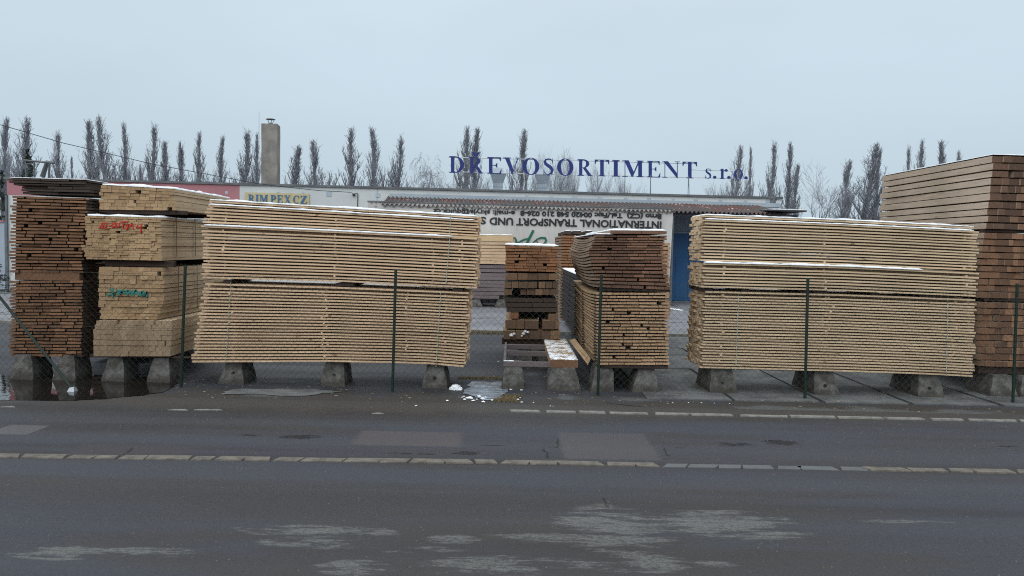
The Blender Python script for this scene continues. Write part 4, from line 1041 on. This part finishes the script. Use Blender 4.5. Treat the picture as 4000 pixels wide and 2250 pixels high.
    if ch == 'r':
        stem(.10, .24, sl=.1, sr=.1, top=False); pl((0, .95), (.34, 1.0), (.34, .8), (.10, .88)); ring(g, .58, .84, (.14, .14), (.001, .001), n=14); pl((.33, .70), (.50, .86), (.60, .98), (.48, .96), (.33, .80)); return g, .74
    if ch == 'o':
        ring(g, .42, .5, (.42, .52), (.19, .46)); return g, .84
    if ch == '.':
        ring(g, .15, .15, (.15, .15), (.001, .001), n=14); return g, .30
    return g, .5
def build_glyph(ch, T, parent, mat, thick, name='letter', caron=False):
    "T maps glyph (u, v, depth) to a world point"
    g, wd = glyph(ch)
    if caron: g.append(('poly', ((.16, 1.28), (.34, 1.25), (.44, 1.16), (.54, 1.25), (.72, 1.28), (.52, 1.03), (.36, 1.03))))
    b = MB(); kz = 0
    for kind, pts in g:
        d0, d1 = -.0012*kz, thick+.0012*kz; kz += 1
        if kind == 'poly':
            n = len(pts); V = [T(u/wd, v, d0) for u, v in pts]+[T(u/wd, v, d1) for u, v in pts]
            b.poly(V, [list(range(n)), list(range(2*n-1, n-1, -1))]+[(i, i+n, (i+1) % n+n, (i+1) % n) for i in range(n)])
        else:
            n = len(pts); V = []
            for (o_, i_) in pts: V += [T(o_[0]/wd, o_[1], d0), T(i_[0]/wd, i_[1], d0), T(o_[0]/wd, o_[1], d1), T(i_[0]/wd, i_[1], d1)]
            Fc = []
            for i in range(n-1):
                a, c_ = 4*i, 4*i+4
                Fc += [(a, a+1, c_+1, c_), (a+2, c_+2, c_+3, a+3), (a, c_, c_+2, a+2), (a+1, a+3, c_+3, c_+1)]
            Fc += [(0, 2, 3, 1), (4*n-4, 4*n-3, 4*n-1, 4*n-2)]
            b.poly(V, Fc)
    return b.build(name, mat, parent)

# roof sign
SOFF = -1.2
sign = thing('roof_sign', 'large blue serif letters of the company name standing on the roof', 'sign', tuple(wallpt(2340, 740, SOFF)))
SL = [('D', 1754, 1814), ('R', 1830, 1888), ('E', 1903, 1961), ('V', 1967, 2032), ('O', 2041, 2107), ('S', 2120, 2163), ('O', 2176, 2240), ('R', 2255, 2314), ('T', 2323, 2380), ('I', 2390, 2421), ('M', 2430, 2515), ('E', 2527, 2581), ('N', 2587, 2655), ('T', 2666, 2723)]
def ytop(x): return lerp(609.5, 632.5, (x-1754)/(2723-1754))
def ybot(x): return lerp(675, 697.5, (x-1754)/(2723-1754))
for ch, xa_, xb_ in SL:
    def T(u, v, d, xa_=xa_, xb_=xb_):
        x = lerp(xa_, xb_, u); return wallpt(x, lerp(ybot(x), ytop(x), v), SOFF+.10-d)
    build_glyph(ch, T, sign, M['blue'], .06, caron=(ch == 'R' and xa_ == 1830))
for ch, xa_, xb_ in (('s', 2753, 2779), ('.', 2785, 2799), ('r', 2812, 2844), ('.', 2840, 2854), ('o', 2867, 2902), ('.', 2907, 2921)):
    def T(u, v, d, xa_=xa_, xb_=xb_):
        x = lerp(xa_, xb_, u); hb = lerp(698, 701, (x-2750)/170); ht = hb-40; 
        if xb_-xa_ < 16: ht = hb-(xb_-xa_)*3.0; 
        return wallpt(x, lerp(hb, ht, v*(3.3333*.3 if xb_-xa_ < 16 else 1)), SOFF+.10-d)
    build_glyph(ch, T, sign, M['blue'], .06)
def rail(p, q, r_=.018, mat='rail', nm='rail', off=SOFF+.02):
    b = MB(); a = wallpt(*p, off); c_ = wallpt(*q, off); b.tube(a, c_, r_, r_, 6); b.build(nm, M[mat], sign)
rail((1752, 614), (2724, 640)); rail((1752, 671), (2724, 694)); rail((2700, 663), (2880, 668)); rail((2724, 694), (2925, 698))
RZ = TOPZ
for (x0_, y0_, back) in ((1774, 675, 0), (2220, 685, 0), (2442, 690, 0), (2542, 690, 1), (2690, 693, 1), (2866, 697, 1), (1990, 680, 0), (2335, 688, 0)):
    a = wallpt(x0_, y0_-20, SOFF); b = MB(); b.tube((a.x, a.y, RZ), a, .014, .014, 6); b.build('support_leg', M['leg'], sign)
    if back:
        b = MB(); c_ = a-wdir*.12-wn*.0; b.tube(Vector((a.x, a.y, RZ))-wdir*.13+wn*.6, a, .014, .014, 6); b.build('support_leg', M['leg'], sign)

# yellow company board
yb = thing('company_board', 'yellow board with blue serif lettering on the wall left of centre', 'sign', tuple(wallpt(1082, 790, .03)))
a = wallpt(957, 752, .02); c_ = wallpt(1208, 757, .02); zt_ = (wallpt(957, 751, .02).z+wallpt(1208, 758, .02).z)/2
b = MB(); f = [a+wn*.03, c_+wn*.03, c_-wn*.0, a-wn*.0]
b.hexa([Vector((q.x, q.y, zt_-.62)) for q in f]+[Vector((q.x, q.y, zt_)) for q in f]); b.build('board_panel', M['ypaint'], yb)
for ch, xa_, xb_ in (('R', 969, 995), ('I', 998, 1010), ('M', 1013, 1046), ('P', 1056, 1078), ('E', 1082, 1105), ('X', 1110, 1135), ('C', 1145, 1168), ('Z', 1172, 1199)):
    zt2 = wallpt(1080, 762, .05).z
    def T(u, v, d, xa_=xa_, xb_=xb_):
        x = lerp(xa_, xb_, u); q = wallpt(x, 770, .075); return Vector((q.x, q.y, zt2-.30+.30*v))-wn*d
    build_glyph(ch, T, yb, M['yblue'], .012)
for px2 in (1085, 1183):
    q = wallpt(px2, 752, .03); b = MB(); b.box(q.x-.03, q.y-.01, zt_-.01, q.x+.03, q.y+.02, zt_+.05); b.build('bracket', M['galv'], yb)

# chimney
def chimney():
    root = thing('chimney', 'tall rough concrete chimney with a metal cowl rising above the white roof', 'chimney', tuple(wallpt(1057, 720, -3)))
    a = W(1021, 482, 33.0); c_ = W(1083, 482, 33.0); z1_ = a.z
    b = MB(); V = []
    n = 10
    for j in range(n+1):
        z = lerp(2.5, z1_, j/n)
        for (x, y) in ((a.x, 33.0), (c_.x, 33.0), (W(1095, 482, 33.8).x, 33.8), (a.x, 33.8)):
            V.append((x+R(-.008, .008), y+R(-.008, .008), z-(0.07 if (j == n and x > c_.x+.05) else 0)))
    Fc = [(j*4+i, j*4+(i+1) % 4, (j+1)*4+(i+1) % 4, (j+1)*4+i) for j in range(n) for i in range(4)]+[(4*n, 4*n+1, 4*n+2, 4*n+3)]
    b.poly(V, Fc); o = b.build('stack', M['chim'], root)
    cx = W(1057, 470, 33.4); zc = z1_
    b = MB(); b.tube((cx.x, 33.4, zc-.02), (cx.x, 33.4, zc+.09), .10, .085, 12); b.build('flue_pipe', M['flash'], root)
    st_ = []
    for k in range(5):
        t = 2*math.pi*k/5+.3; b = MB(); b.tube((cx.x+.08*math.cos(t), 33.4+.08*math.sin(t), zc+.08), (cx.x+.15*math.cos(t), 33.4+.15*math.sin(t), zc+.23), .010, .010, 5); st_.append(b.build('cowl_strut', M['flash'], root))
    b = MB(); b.tube((cx.x, 33.4, zc+.225), (cx.x, 33.4, zc+.25), .20, .19, 14); b.tube((cx.x, 33.4, zc+.25), (cx.x, 33.4, zc+.275), .19, .05, 14); cw = b.build('cowl', M['flash'], root)
    for q in st_: put_under(q, cw)
chimney()
a = W(1012, 437, 33.0); b = MB(); b.tube((a.x, 33, TOPZ-.01), (a.x, 33, a.z), .012, .006, 5)
tag(b.build('antenna', M['leg']), 'thin antenna rod standing left of the chimney', 'antenna')

# roof ventilation outlets
for (x0_, x1_, lab) in ((1925, 1966, 'grey funnel topped roof vent behind the left letters of the roof sign'), (2099, 2138, 'grey funnel topped roof vent behind the middle letters of the roof sign')):
    root = thing('roof_vent', lab, 'roof vent', tuple(wallpt((x0_+x1_)/2, 740, -3)), 'funnel topped roof vents')
    def zz(y): return wallpt((x0_+x1_)/2, y, -3).z
    c_ = wallpt((x0_+x1_)/2, 700, -3); sc3 = c_.y/F
    w0 = (x1_-x0_)/2*sc3
    def fr(nm, za, wa, zb_, wb_, n=4):
        b = MB(); V = [(c_.x+sx*wa, c_.y+sy*wa, za) for sx, sy in ((-1,-1),(1,-1),(1,1),(-1,1))]+[(c_.x+sx*wb_, c_.y+sy*wb_, zb_) for sx, sy in ((-1,-1),(1,-1),(1,1),(-1,1))]
        b.hexa(V); o = b.build(nm, M['duct'], root)
    dy = (x0_-1925)*.024
    fr('duct', TOPZ-.3, w0*.92, zz(732+dy), w0*.92); fr('collar', zz(731.5+dy), w0*.98, zz(729.5+dy), w0*.98)
    fr('duct', zz(729+dy), w0*.94, zz(714+dy), w0*.98); fr('collar', zz(713.5+dy), w0*1.04, zz(711.5+dy), w0*1.04)
    fr('funnel', zz(711+dy), w0*1.0, zz(683+dy), w0*1.45); fr('collar', zz(682.5+dy), w0*1.5, zz(680+dy), w0*1.5)
    fr('hood', zz(679+dy), w0*1.2, zz(657+dy), w0*.95)

# rooftop gantry at the left
gan = thing('roof_gantry', 'small tubular steel gantry on the roof above the brown stack', 'gantry', tuple(W(150, 690, 33)))
def gt_(p, q, r_=.03, Y=33.0, Y2=None):
    b = MB(); b.tube(W(*p, Y), W(*q, Y2 or Y), r_, r_, 6); b.build('tube', M['flash'], gan)
gt_((93, 626), (213, 637), .045); gt_((180, 630), (212, 637), .05, 33.6); gt_((98, 626), (102, 700)); gt_((134, 628), (134, 700)); gt_((194, 636), (190, 705), .04)
gt_((180, 635), (160, 690), .05); gt_((186, 635), (168, 700), .06, 33.3); gt_((100, 640), (134, 640), .02); gt_((100, 670), (118, 655), .02, 33.2)

# cable to the building
def cable(name, label, pts, r_):
    b = MB(); b.chain([W(*p) for p in pts], [r_]*len(pts), 5); return tag(b.build(name, M['cable']), label, 'cable')
cp = []
K = [(-420, 420, 24), (0, 487, 26), (248, 559, 27), (596, 641, 28), (994, 715, 29.2), (1083, 727, 29.5), (1240, 744, 29.9), (1368, 751, 30.3), (1382, 758, 30.35)]
cable('overhead_cable', 'thin black cable sagging from the upper left to the white wall', K, .012)
ccw = wallpt(1395, 755, .05); b = MB()
b.chain([wallpt(1380, 758, .1), wallpt(1396, 754, .06), wallpt(1398, 758, .03), wallpt(1396, 830, .02)], [.014]*4, 5)
c_ = wallpt(1381, 760, .05); b.box(c_.x-.03, c_.y-.05, c_.z-.05, c_.x+.05, c_.y+.06, c_.z+.03)
b.build('cable_bracket', M['cable'], bld)

# low garden wall and shrubs beyond the left corner
b = MB(); a = W(-260, 1136, 30.5); c_ = W(20, 1136, 30.5); z2 = W(0, 868, 30.5).z
b.box(a.x, 30.5, 0, c_.x, 30.8, z2); gw = thing('garden_wall', 'low white wall with red coping beyond the left corner of the building', 'wall', (a.x, 30.5, 0)); b.build('wall', M['wallblue'], gw)
b = MB(); b.box(a.x, 30.45, z2+.001, c_.x, 30.85, z2+.07); b.build('coping', M['pink'], gw)

# ------------------------------------------------------------------ trees
def poplar_mesh(seed, nb=46, wfac=1.0, leaders=2):
    rnd = random.Random(seed); u = rnd.uniform; tr = MB(); br = MB(); Ht = 18.0
    def grow(p, dirv, length, r0, segs, up, lev, mb):
        pts = [p]; rs = [r0]; d = dirv.normalized(); st = length/segs
        for i in range(segs):
            d = (d+Vector((u(-.05, .05), u(-.05, .05), up*(.5+.5*i/segs)))).normalized()
            pts.append(pts[-1]+d*st); rs.append(max(.010, r0*(1-(i+1)/segs*.85)))
        mb.chain(pts, rs, 3 if lev else 5); return pts, rs
    tp, rs = grow(Vector((0, 0, 0)), Vector((0, 0, 1)), Ht, .26, 14, .4, 0, tr)
    L_ = [(tp, 1.0)]
    for k in range(leaders):
        z = u(.1, .3)*Ht; i = int(z/Ht*14); a = u(0, 6.28)
        q, _ = grow(tp[i], Vector((math.cos(a)*.22, math.sin(a)*.22, 1)), Ht*u(.42, .56), .13, 9, .25, 0, tr); L_.append((q, .8))
    for k in range(nb):
        src, sc_ = L_[0] if rnd.random() < .68 else rnd.choice(L_)
        t = u(.06, .93)**.9; f = t*(len(src)-1); i = int(f); p = src[i].lerp(src[min(i+1, len(src)-1)], f-i)
        h = p.z/Ht; ln = (1.0-h)**.5*u(2.6, 5.0)*sc_+.6
        a = u(0, 6.28); ang = u(.30, .62)*wfac
        ln = min(ln, (Ht-p.z)*.88+.15); zt = min(.995, (p.z+ln*.93)/Ht); env = 2.9*(1-zt)**1.0*min(1, .3+zt*1.3)*u(.2, 1.0)*wfac; ang = env/(ln*.62); env = 0; pts, rr = grow(p, Vector((math.cos(a)*ang, math.sin(a)*ang, 1)), ln, .034+.04*(1-h), 6, .14, 1, br)
        for m in range(8):
            j = rnd.randint(1, 5); aa = u(0, 6.28); w_ = u(.08, .3)
            q2, r2_ = grow(pts[j].lerp(pts[j+1], u(0, 1)), Vector((math.cos(aa)*w_, math.sin(aa)*w_, 1)), u(.5, 1.5)*min(1, .25+ln/3.5), .017, 3, .12, 2, br)
            for _ in range(1):
                aa = u(0, 6.28); grow(q2[rnd.randint(0, 2)], Vector((math.cos(aa)*.6, math.sin(aa)*.3, 1)), u(.3, .8)*min(1, .2+ln/3.5), .011, 2, .1, 2, br)
    return tr, br
def round_mesh(seed, spread=1.0, droop=0.0, dens=1.0, thick=1.0, minr=.012):
    rnd = random.Random(seed); u = rnd.uniform; tr = MB(); br = MB()
    def rec(p, d, ln, r, lev):
        segs = 3; pts = [p]; rs = [r]
        for i in range(segs):
            d = (d+Vector((u(-.22, .22), u(-.22, .22), u(-.08, .16)-droop*(lev > 2)))).normalized(); pts.append(pts[-1]+d*ln/segs); rs.append(max(minr, r*(1-.4*(i+1)/segs)))
        (tr if lev < 2 else br).chain(pts, rs, 5 if lev < 2 else 3)
        if lev >= 5: return
        for k in range(int((4 if lev < 3 else 4)*dens)+(1 if lev == 0 else 0)):
            a = u(0, 6.28); s_ = u(.45, .95)*spread
            up_ = 1.0 if lev < 4 else .4
            nd = (d+Vector((math.cos(a)*s_, math.sin(a)*s_, .15*up_))).normalized()
            j = rnd.randint(1, 3); rec(pts[j], nd, ln*u(.62, .82), rs[j]*.62, lev+1)
    rec(Vector((0, 0, 0)), Vector((0, 0, 1)), 4.5, .24*thick, 0)
    return tr, br
def tree_proto(maker, leafmat, barkm='bark'):
    tr, br = maker
    t = tr.build('trunk', M[barkm]); c_ = br.build('crown', M[leafmat])
    zs = max(max(v[2] for v in tr.v), max(v[2] for v in br.v)); ws = sorted(abs(v[0]) for v in br.v)[int(len(br.v)*.97)]
    col.objects.unlink(t); col.objects.unlink(c_)
    return t.data, c_.data, zs, ws
pops = [tree_proto(poplar_mesh(100+i, 88, (.85, 1., .9, 1.1, .95, 1.)[i], (2, 3, 1, 2, 3, 0)[i]), 'twig') for i in range(6)]
rounds = [tree_proto(round_mesh(7, .95), 'twig'), tree_proto(round_mesh(8, 1.0, 0, 1.0), 'twig')]
birch = tree_proto(round_mesh(21, .9, .35, 1.0), 'birch')
sparse = tree_proto(round_mesh(33, 1.15, 0, .8, 1.2), 'twig')
def plant(proto, name, label, px, ptop, hw, Y, group=None, rz=None, cat='tree'):
    top = W(px, ptop, Y); x = top.x; h = top.z; wdt = hw/F*Y
    s_z = h/proto[2]; s_x = wdt/proto[3]
    root = thing(name, label, cat, (x, Y, 0), group); root.rotation_euler = (0, 0, R(0, 6.28) if rz is None else rz); root.scale = (s_x, s_x, s_z)
    for nm, me in (('trunk', proto[0]), ('crown', proto[1])):
        o = bpy.data.objects.new(nm, me); col.objects.link(o); o.parent = root
    return root
PL = [(8,455,26),(72,450,36),(106,480,24),(250,505,32),(285,612,16),(345,470,32),(378,620,14),(415,450,36),(497,470,30),(570,475,32),(545,640,14),(650,550,26),(708,555,24),(783,515,30),(850,525,30),(932,500,36),(1000,520,24),(1155,567,32),(1238,545,32),(1385,500,42),(1482,490,42),(1565,520,36),(1822,495,40),(1852,497,28),(2040,505,28),(2870,565,28),(2940,570,20),(3000,548,27),(3078,555,30),(3112,640,22),(3300,625,30),(3395,560,46),(3420,575,28),(3532,565,20),(3605,545,28),(3680,550,27),(3753,585,16)]
ords = 'first second third fourth fifth sixth seventh eighth ninth tenth eleventh twelfth thirteenth fourteenth fifteenth sixteenth seventeenth eighteenth nineteenth twentieth'.split()
def pos_phrase(i, px):
    if px < 1010:
        return ords[i]+' bare poplar from the left edge, above the building left of the chimney'
    if px < 1600:
        return ords[i-17]+' bare poplar to the right of the chimney, over the white roof'
    if px < 2100:
        return {1822: 'tall bare poplar behind the first letters of the roof sign', 1852: 'thinner twin poplar just right of the one behind the first letters', 2040: 'slim bare poplar rising above the middle of the roof sign'}[px]
    if px < 3130:
        return ords[[2870, 2940, 3000, 3078, 3112].index(px)]+' bare poplar at or right of the last sign letters, by the roof end'
    if px < 3460:
        return {3300: 'slim poplar just right of the broad sparse tree', 3395: 'widest poplar of all, left of the tall right beam stack', 3420: 'thinner poplar merged with the widest one left of the beam stack'}[px]
    return ords[[3532, 3605, 3680, 3753].index(px)]+' poplar top peeking over the tall right beam stack'
for i, (px, ty, hw) in enumerate(PL):
    plant(pops[i % 6], 'poplar_tree', pos_phrase(i, px), px, ty-6, hw*1.55, 95+R(-4, 4), 'row of bare poplars beyond the building')
RT = [(1680, 600, 70, 'birch', 'pale drooping birch left of the roof sign'), (1610, 690, 50, 'birch', 'low pale birch beside the third poplar'), (1745, 680, 60, 'birch', 'pale birch below the first sign letter'), (1900, 640, 60, 'round', 'bare round tree behind the third sign letter'), (2110, 568, 55, 'round', 'bare round crown behind the second round letter'), (2175, 560, 60, 'round', 'tallest bare round crown behind the middle letters'), (2265, 575, 60, 'round', 'bare round crown behind the second letter with a leg'),
      (2345, 615, 55, 'round', 'bare crown behind the later letters of the sign'), (2430, 640, 55, 'round', 'low bare crown under the letter with two peaks'), (2480, 690, 50, 'round', 'lowest bare crown left of the twin sign legs'), (2755, 700, 60, 'round', 'low bare crown under the small letters, left part'), (2810, 690, 55, 'round', 'low bare crown under the small letters, right part'), (2000, 690, 60, 'round', 'low bare crown between the two roof vents'), (1850, 700, 50, 'round', 'low bare crown beneath the second sign letter'), (3215, 610, 105, 'sparse', 'broad sparse tree with spreading limbs right of the roof end'), (3130, 850, 60, 'round', 'low bare bush below the broad sparse tree')]
for i, (px, ty, hw, kd, lab) in enumerate(RT):
    pr = {'birch': birch, 'round': rounds[i % 2], 'sparse': sparse}[kd]
    plant(pr, 'birch_tree' if kd == 'birch' else 'bare_tree', lab, px, ty, hw, (62 if kd == 'sparse' else 78)+R(-4, 4), 'bare round trees beyond the building')
def conifer(seed):
    rnd = random.Random(seed); u = rnd.uniform; tr = MB(); br = MB(); tr.tube((0, 0, 0), (0, 0, 10), .16, .02, 6)
    for k in range(95):
        z = u(1, 9.8); ln = (10-z)*.30+.15; a = u(0, 6.28); d = Vector((math.cos(a), math.sin(a), -.15)); p = Vector((0, 0, z)); q = p+d*ln
        q.z += .25*ln*.3
        side = Vector((-math.sin(a), math.cos(a), 0))
        for m in range(16):
            t = u(.1, 1); c_ = p.lerp(q, t); w_ = .10+.25*(1-t)*ln*.4
            e = c_+side*u(-1, 1)*w_*1.5+Vector((0, 0, u(-.28, .02))); f = c_+d*u(.1, .3)
            br.poly([c_, e+side*.05, e-Vector((0, 0, .08)), f], [(0, 1, 2, 3)])
        br.tube(p, q, .02, .008, 3)
    return tr, br
cf = tree_proto(conifer(5), 'needle')
plant(cf, 'conifer_tree', 'dark conifer rising behind the gantry at the left', 108, 565, 42, 60)
plant(cf, 'conifer_tree', 'dark snowy conifer at the left image edge beside the building corner', 2, 650, 45, 36)
plant(cf, 'conifer_tree', 'low dark shrub like conifer in front of the garden wall at the left edge', -12, 1010, 40, 28.5)

# ------------------------------------------------------------------ bits of snow, grass
def lump(p, s_, name='snow_clump', lab='small clump of dirty snow on the asphalt by the icy puddle', grp='small snow clumps on the ground', cat='snow clump', flat=.6):
    b = MB(); n, m = 9, 5; V = []; sd = R(0, 99)
    for j in range(m+1):
        ph = math.pi/2*j/m
        for i in range(n):
            t = 2*math.pi*i/n; d = Vector((math.cos(t)*math.cos(ph), math.sin(t)*math.cos(ph), math.sin(ph)*flat))
            k = 1+.8*mnoise.noise(d*2.4+Vector((sd, 0, 0))); V.append((p.x+d.x*s_*k, p.y+d.y*s_*k, p.z+max(-.002, d.z*s_*k)))
    b.poly(V, [(j*n+i, j*n+(i+1) % n, (j+1)*n+(i+1) % n, (j+1)*n+i) for j in range(m) for i in range(n)])
    return tag(b.build(name, M['snow'], smooth=True), lab, cat, grp)
rs_ = random.Random(4)
for (x, y, s_) in ((1835, 1555, .055), (1815, 1560, .03), (1850, 1565, .03), (1872, 1548, .035), (1885, 1557, .04), (1888, 1570, .032), (1922, 1562, .022), (1747, 1565, .022), (1626, 1585, .022), (1812, 1549, .022), (1862, 1560, .018), (1897, 1552, .02), (1805, 1552, .018),
                   (1996, 1522, .026), (2036, 1524, .026), (2008, 1551, .018), (2022, 1560, .024), (2038, 1571, .022), (2032, 1554, .014), (1922, 1564, .018), (2083, 1572, .012), (2150, 1586, .013), (2160, 1587, .01), (1948, 1412, .022), (1930, 1470, .01), (2270, 1505, .012), (2628, 1572, .012), (2690, 1573, .014), (2740, 1574, .014), (2790, 1575, .01), (2850, 1576, .01)):
    lump(G(x, y, .008), s_*.8, flat=.45)
for (x, y, z, s_) in ((1772, 1512, .03, .06), (1785, 1507, .02, .07), (1768, 1520, .0, .05), (1795, 1513, .0, .04)):
    p = G(x, 1521); lump(Vector((p.x, p.y, .0)), s_, 'snow_lump', 'upright lump of snow beside the right foot of the left pile', 'lump of snow by the concrete foot', 'snow lump', .9)
p = G(2638, 1208); 
for k in range(4): lump(G(2625+k*12, 1207+k*2, .06), .08, lab='thin patch of snow on the paving below the blue door', grp='snow below the blue door', flat=.35)
for (x, y, s_) in ((1998, 1312, .06), (2008, 1306, .04), (2045, 1306, .05), (2052, 1298, .055), (2062, 1300, .04), (2040, 1314, .035)):
    q = W(x, y, YD-.06); o = lump(q, s_*.7, lab='clump of snow caught on the beam ends of the gap stack', grp='snow on the gap stack', flat=.9)
def tuft(name, label, pts, n, hgt):
    b = MB()
    for k in range(n):
        p = G(*random.choice(pts)); p.x += R(-.12, .12); p.y += R(-.1, .1); a = R(0, 6.28); h = R(.4, 1)*hgt; w_ = .003
        q = p+Vector((math.cos(a)*h*.7, math.sin(a)*h*.7, h)); s_ = Vector((math.sin(a), -math.cos(a), 0))*w_
        b.poly([p-s_, p+s_, q], [(0, 1, 2)])
    return tag(b.build(name, M['grass']), label, 'grass', kind='stuff')
tuft('dry_grass', 'tuft of dry brown grass beside the icy puddle', [(1975, 1562), (1990, 1556), (2005, 1552), (1960, 1565), (1985, 1566)], 1300, .05)
b = MB()
for k in range(1100):
    x = R(-2.6, 1.2); y = 19.0+R(-.2, .1); h = R(.02, .05); a = R(0, 6.28)
    b.poly([(x-.006, y, 0), (x+.006, y, 0), (x+math.cos(a)*.05, y+math.sin(a)*.05, h+.03)], [(0, 1, 2)])
for k in range(1100):
    p = G(R(1790, 1975), R(1474, 1482)); a = R(0, 6.28); h = R(.01, .03)
    b.poly([(p.x-.004, p.y, 0), (p.x+.004, p.y, 0), (p.x+math.cos(a)*.03, p.y+math.sin(a)*.03, h)], [(0, 1, 2)])
tag(b.build('yard_weeds', M['grass']), 'dry weeds along the paving edges in the yard', 'weeds', kind='stuff')
b = MB()
for k in range(420):
    x = R(-8, 8); y = R(10.45, 11.9) if R(0, 1) < .8 else R(12, 14); s_ = R(.006, .03); a = R(0, 6.28); z = .02 if x > 1.9 and y > 10.9 else .006
    dx, dy = math.cos(a)*s_, math.sin(a)*s_; t = .25
    b.poly([(x-dx, y-dy, z), (x+dy*t, y-dx*t, z), (x+dx, y+dy, z), (x-dy*t, y+dx*t, z), (x, y, z+.004)], [(0, 1, 4), (1, 2, 4), (2, 3, 4), (3, 0, 4)])
tag(b.build('wood_chips', M['G_side']), 'pale splinters and bark chips strewn along the feet of the packs', 'wood chips', kind='stuff')
# loose grit on the road
b = MB()
for k in range(2600):
    y = R(4.9, 11); x = R(-7.5, 7.5); s_ = R(.002, .006)
    b.poly([(x-s_, y-s_, .004), (x+s_, y-s_, .004), (x+s_*.6, y+s_, .004), (x-s_, y+s_*.7, .004), (x, y, .005+s_*1.1)], [(0, 1, 4), (1, 2, 4), (2, 3, 4), (3, 0, 4)])
tag(b.build('road_grit', M['kerb']), 'fine pale grit scattered on the road', 'grit', kind='stuff')

# ------------------------------------------------------------------ light
w = bpy.data.worlds.new('World'); sc.world = w; w.use_nodes = True; nt = w.node_tree; nt.nodes.clear()
out = nt.nodes.new('ShaderNodeOutputWorld'); bg = nt.nodes.new('ShaderNodeBackground'); nt.links.new(bg.outputs[0], out.inputs[0])
sky = nt.nodes.new('ShaderNodeTexSky'); sky.sky_type = 'NISHITA'; sky.sun_disc = False
EL, AZ = rad(32), rad(200)
sky.sun_elevation = EL; sky.sun_rotation = AZ; sky.air_density = 1.5; sky.dust_density = 4
tc = nt.nodes.new('ShaderNodeTexCoord'); sep = nt.nodes.new('ShaderNodeSeparateXYZ'); nt.links.new(tc.outputs['Generated'], sep.inputs[0])
rp = nt.nodes.new('ShaderNodeValToRGB'); nt.links.new(sep.outputs[2], rp.inputs[0])
els = rp.color_ramp.elements
K = 1/.10
stops = [(0.0, (.53, .655, .755)), (.10, (.55, .675, .77)), (.22, (.60, .725, .82)), (.36, (.66, .78, .86)), (.55, (1.2, 1.29, 1.36)), (1.0, (1.75, 1.84, 1.9))]
els[0].position = 0; els[1].position = 1
for i, (p_, c3) in enumerate(stops):
    e = els[0] if i == 0 else (els[-1] if i == len(stops)-1 else els.new(p_)); e.color = (*c3, 1); e.position = p_
no = nt.nodes.new('ShaderNodeTexNoise'); no.inputs['Scale'].default_value = 1.6; no.inputs['Detail'].default_value = 4
mp = nt.nodes.new('ShaderNodeMapping'); mp.inputs['Scale'].default_value = (1, 1, 3); nt.links.new(tc.outputs['Generated'], mp.inputs[0]); nt.links.new(mp.outputs[0], no.inputs['Vector'])
mr = nt.nodes.new('ShaderNodeMapRange'); mr.inputs[1].default_value = .3; mr.inputs[2].default_value = .7; mr.inputs[3].default_value = .94; mr.inputs[4].default_value = 1.06; nt.links.new(no.outputs[0], mr.inputs[0])
vm = nt.nodes.new('ShaderNodeVectorMath'); vm.operation = 'SCALE'; nt.links.new(rp.outputs[0], vm.inputs[0]); nt.links.new(mr.outputs[0], vm.inputs['Scale'])
vm2 = nt.nodes.new('ShaderNodeVectorMath'); vm2.operation = 'SCALE'; nt.links.new(vm.outputs[0], vm2.inputs[0]); vm2.inputs['Scale'].default_value = K
mx = nt.nodes.new('ShaderNodeMix'); mx.data_type = 'RGBA'; mx.inputs[0].default_value = .93; nt.links.new(sky.outputs[0], mx.inputs[6]); nt.links.new(vm2.outputs[0], mx.inputs[7])
nt.links.new(mx.outputs[2], bg.inputs[0]); bg.inputs[1].default_value = .10
sl = bpy.data.lights.new('sun', 'SUN'); sl.energy = 1.0; sl.angle = rad(50); sl.color = (1, .97, .93)
so = bpy.data.objects.new('sun', sl); col.objects.link(so)
sd = Vector((math.sin(AZ)*math.cos(EL), math.cos(AZ)*math.cos(EL), math.sin(EL)))
so.rotation_euler = sd.to_track_quat('Z', 'Y').to_euler()
sc.view_settings.view_transform = 'Standard'; sc.view_settings.look = 'None'; sc.view_settings.exposure = 0; sc.view_settings.gamma = 1
sc.cycles.use_denoising = False; sc.cycles.filter_width = 1.1
sc.cycles.max_bounces = 6; sc.cycles.diffuse_bounces = 3; sc.cycles.caustics_reflective = False
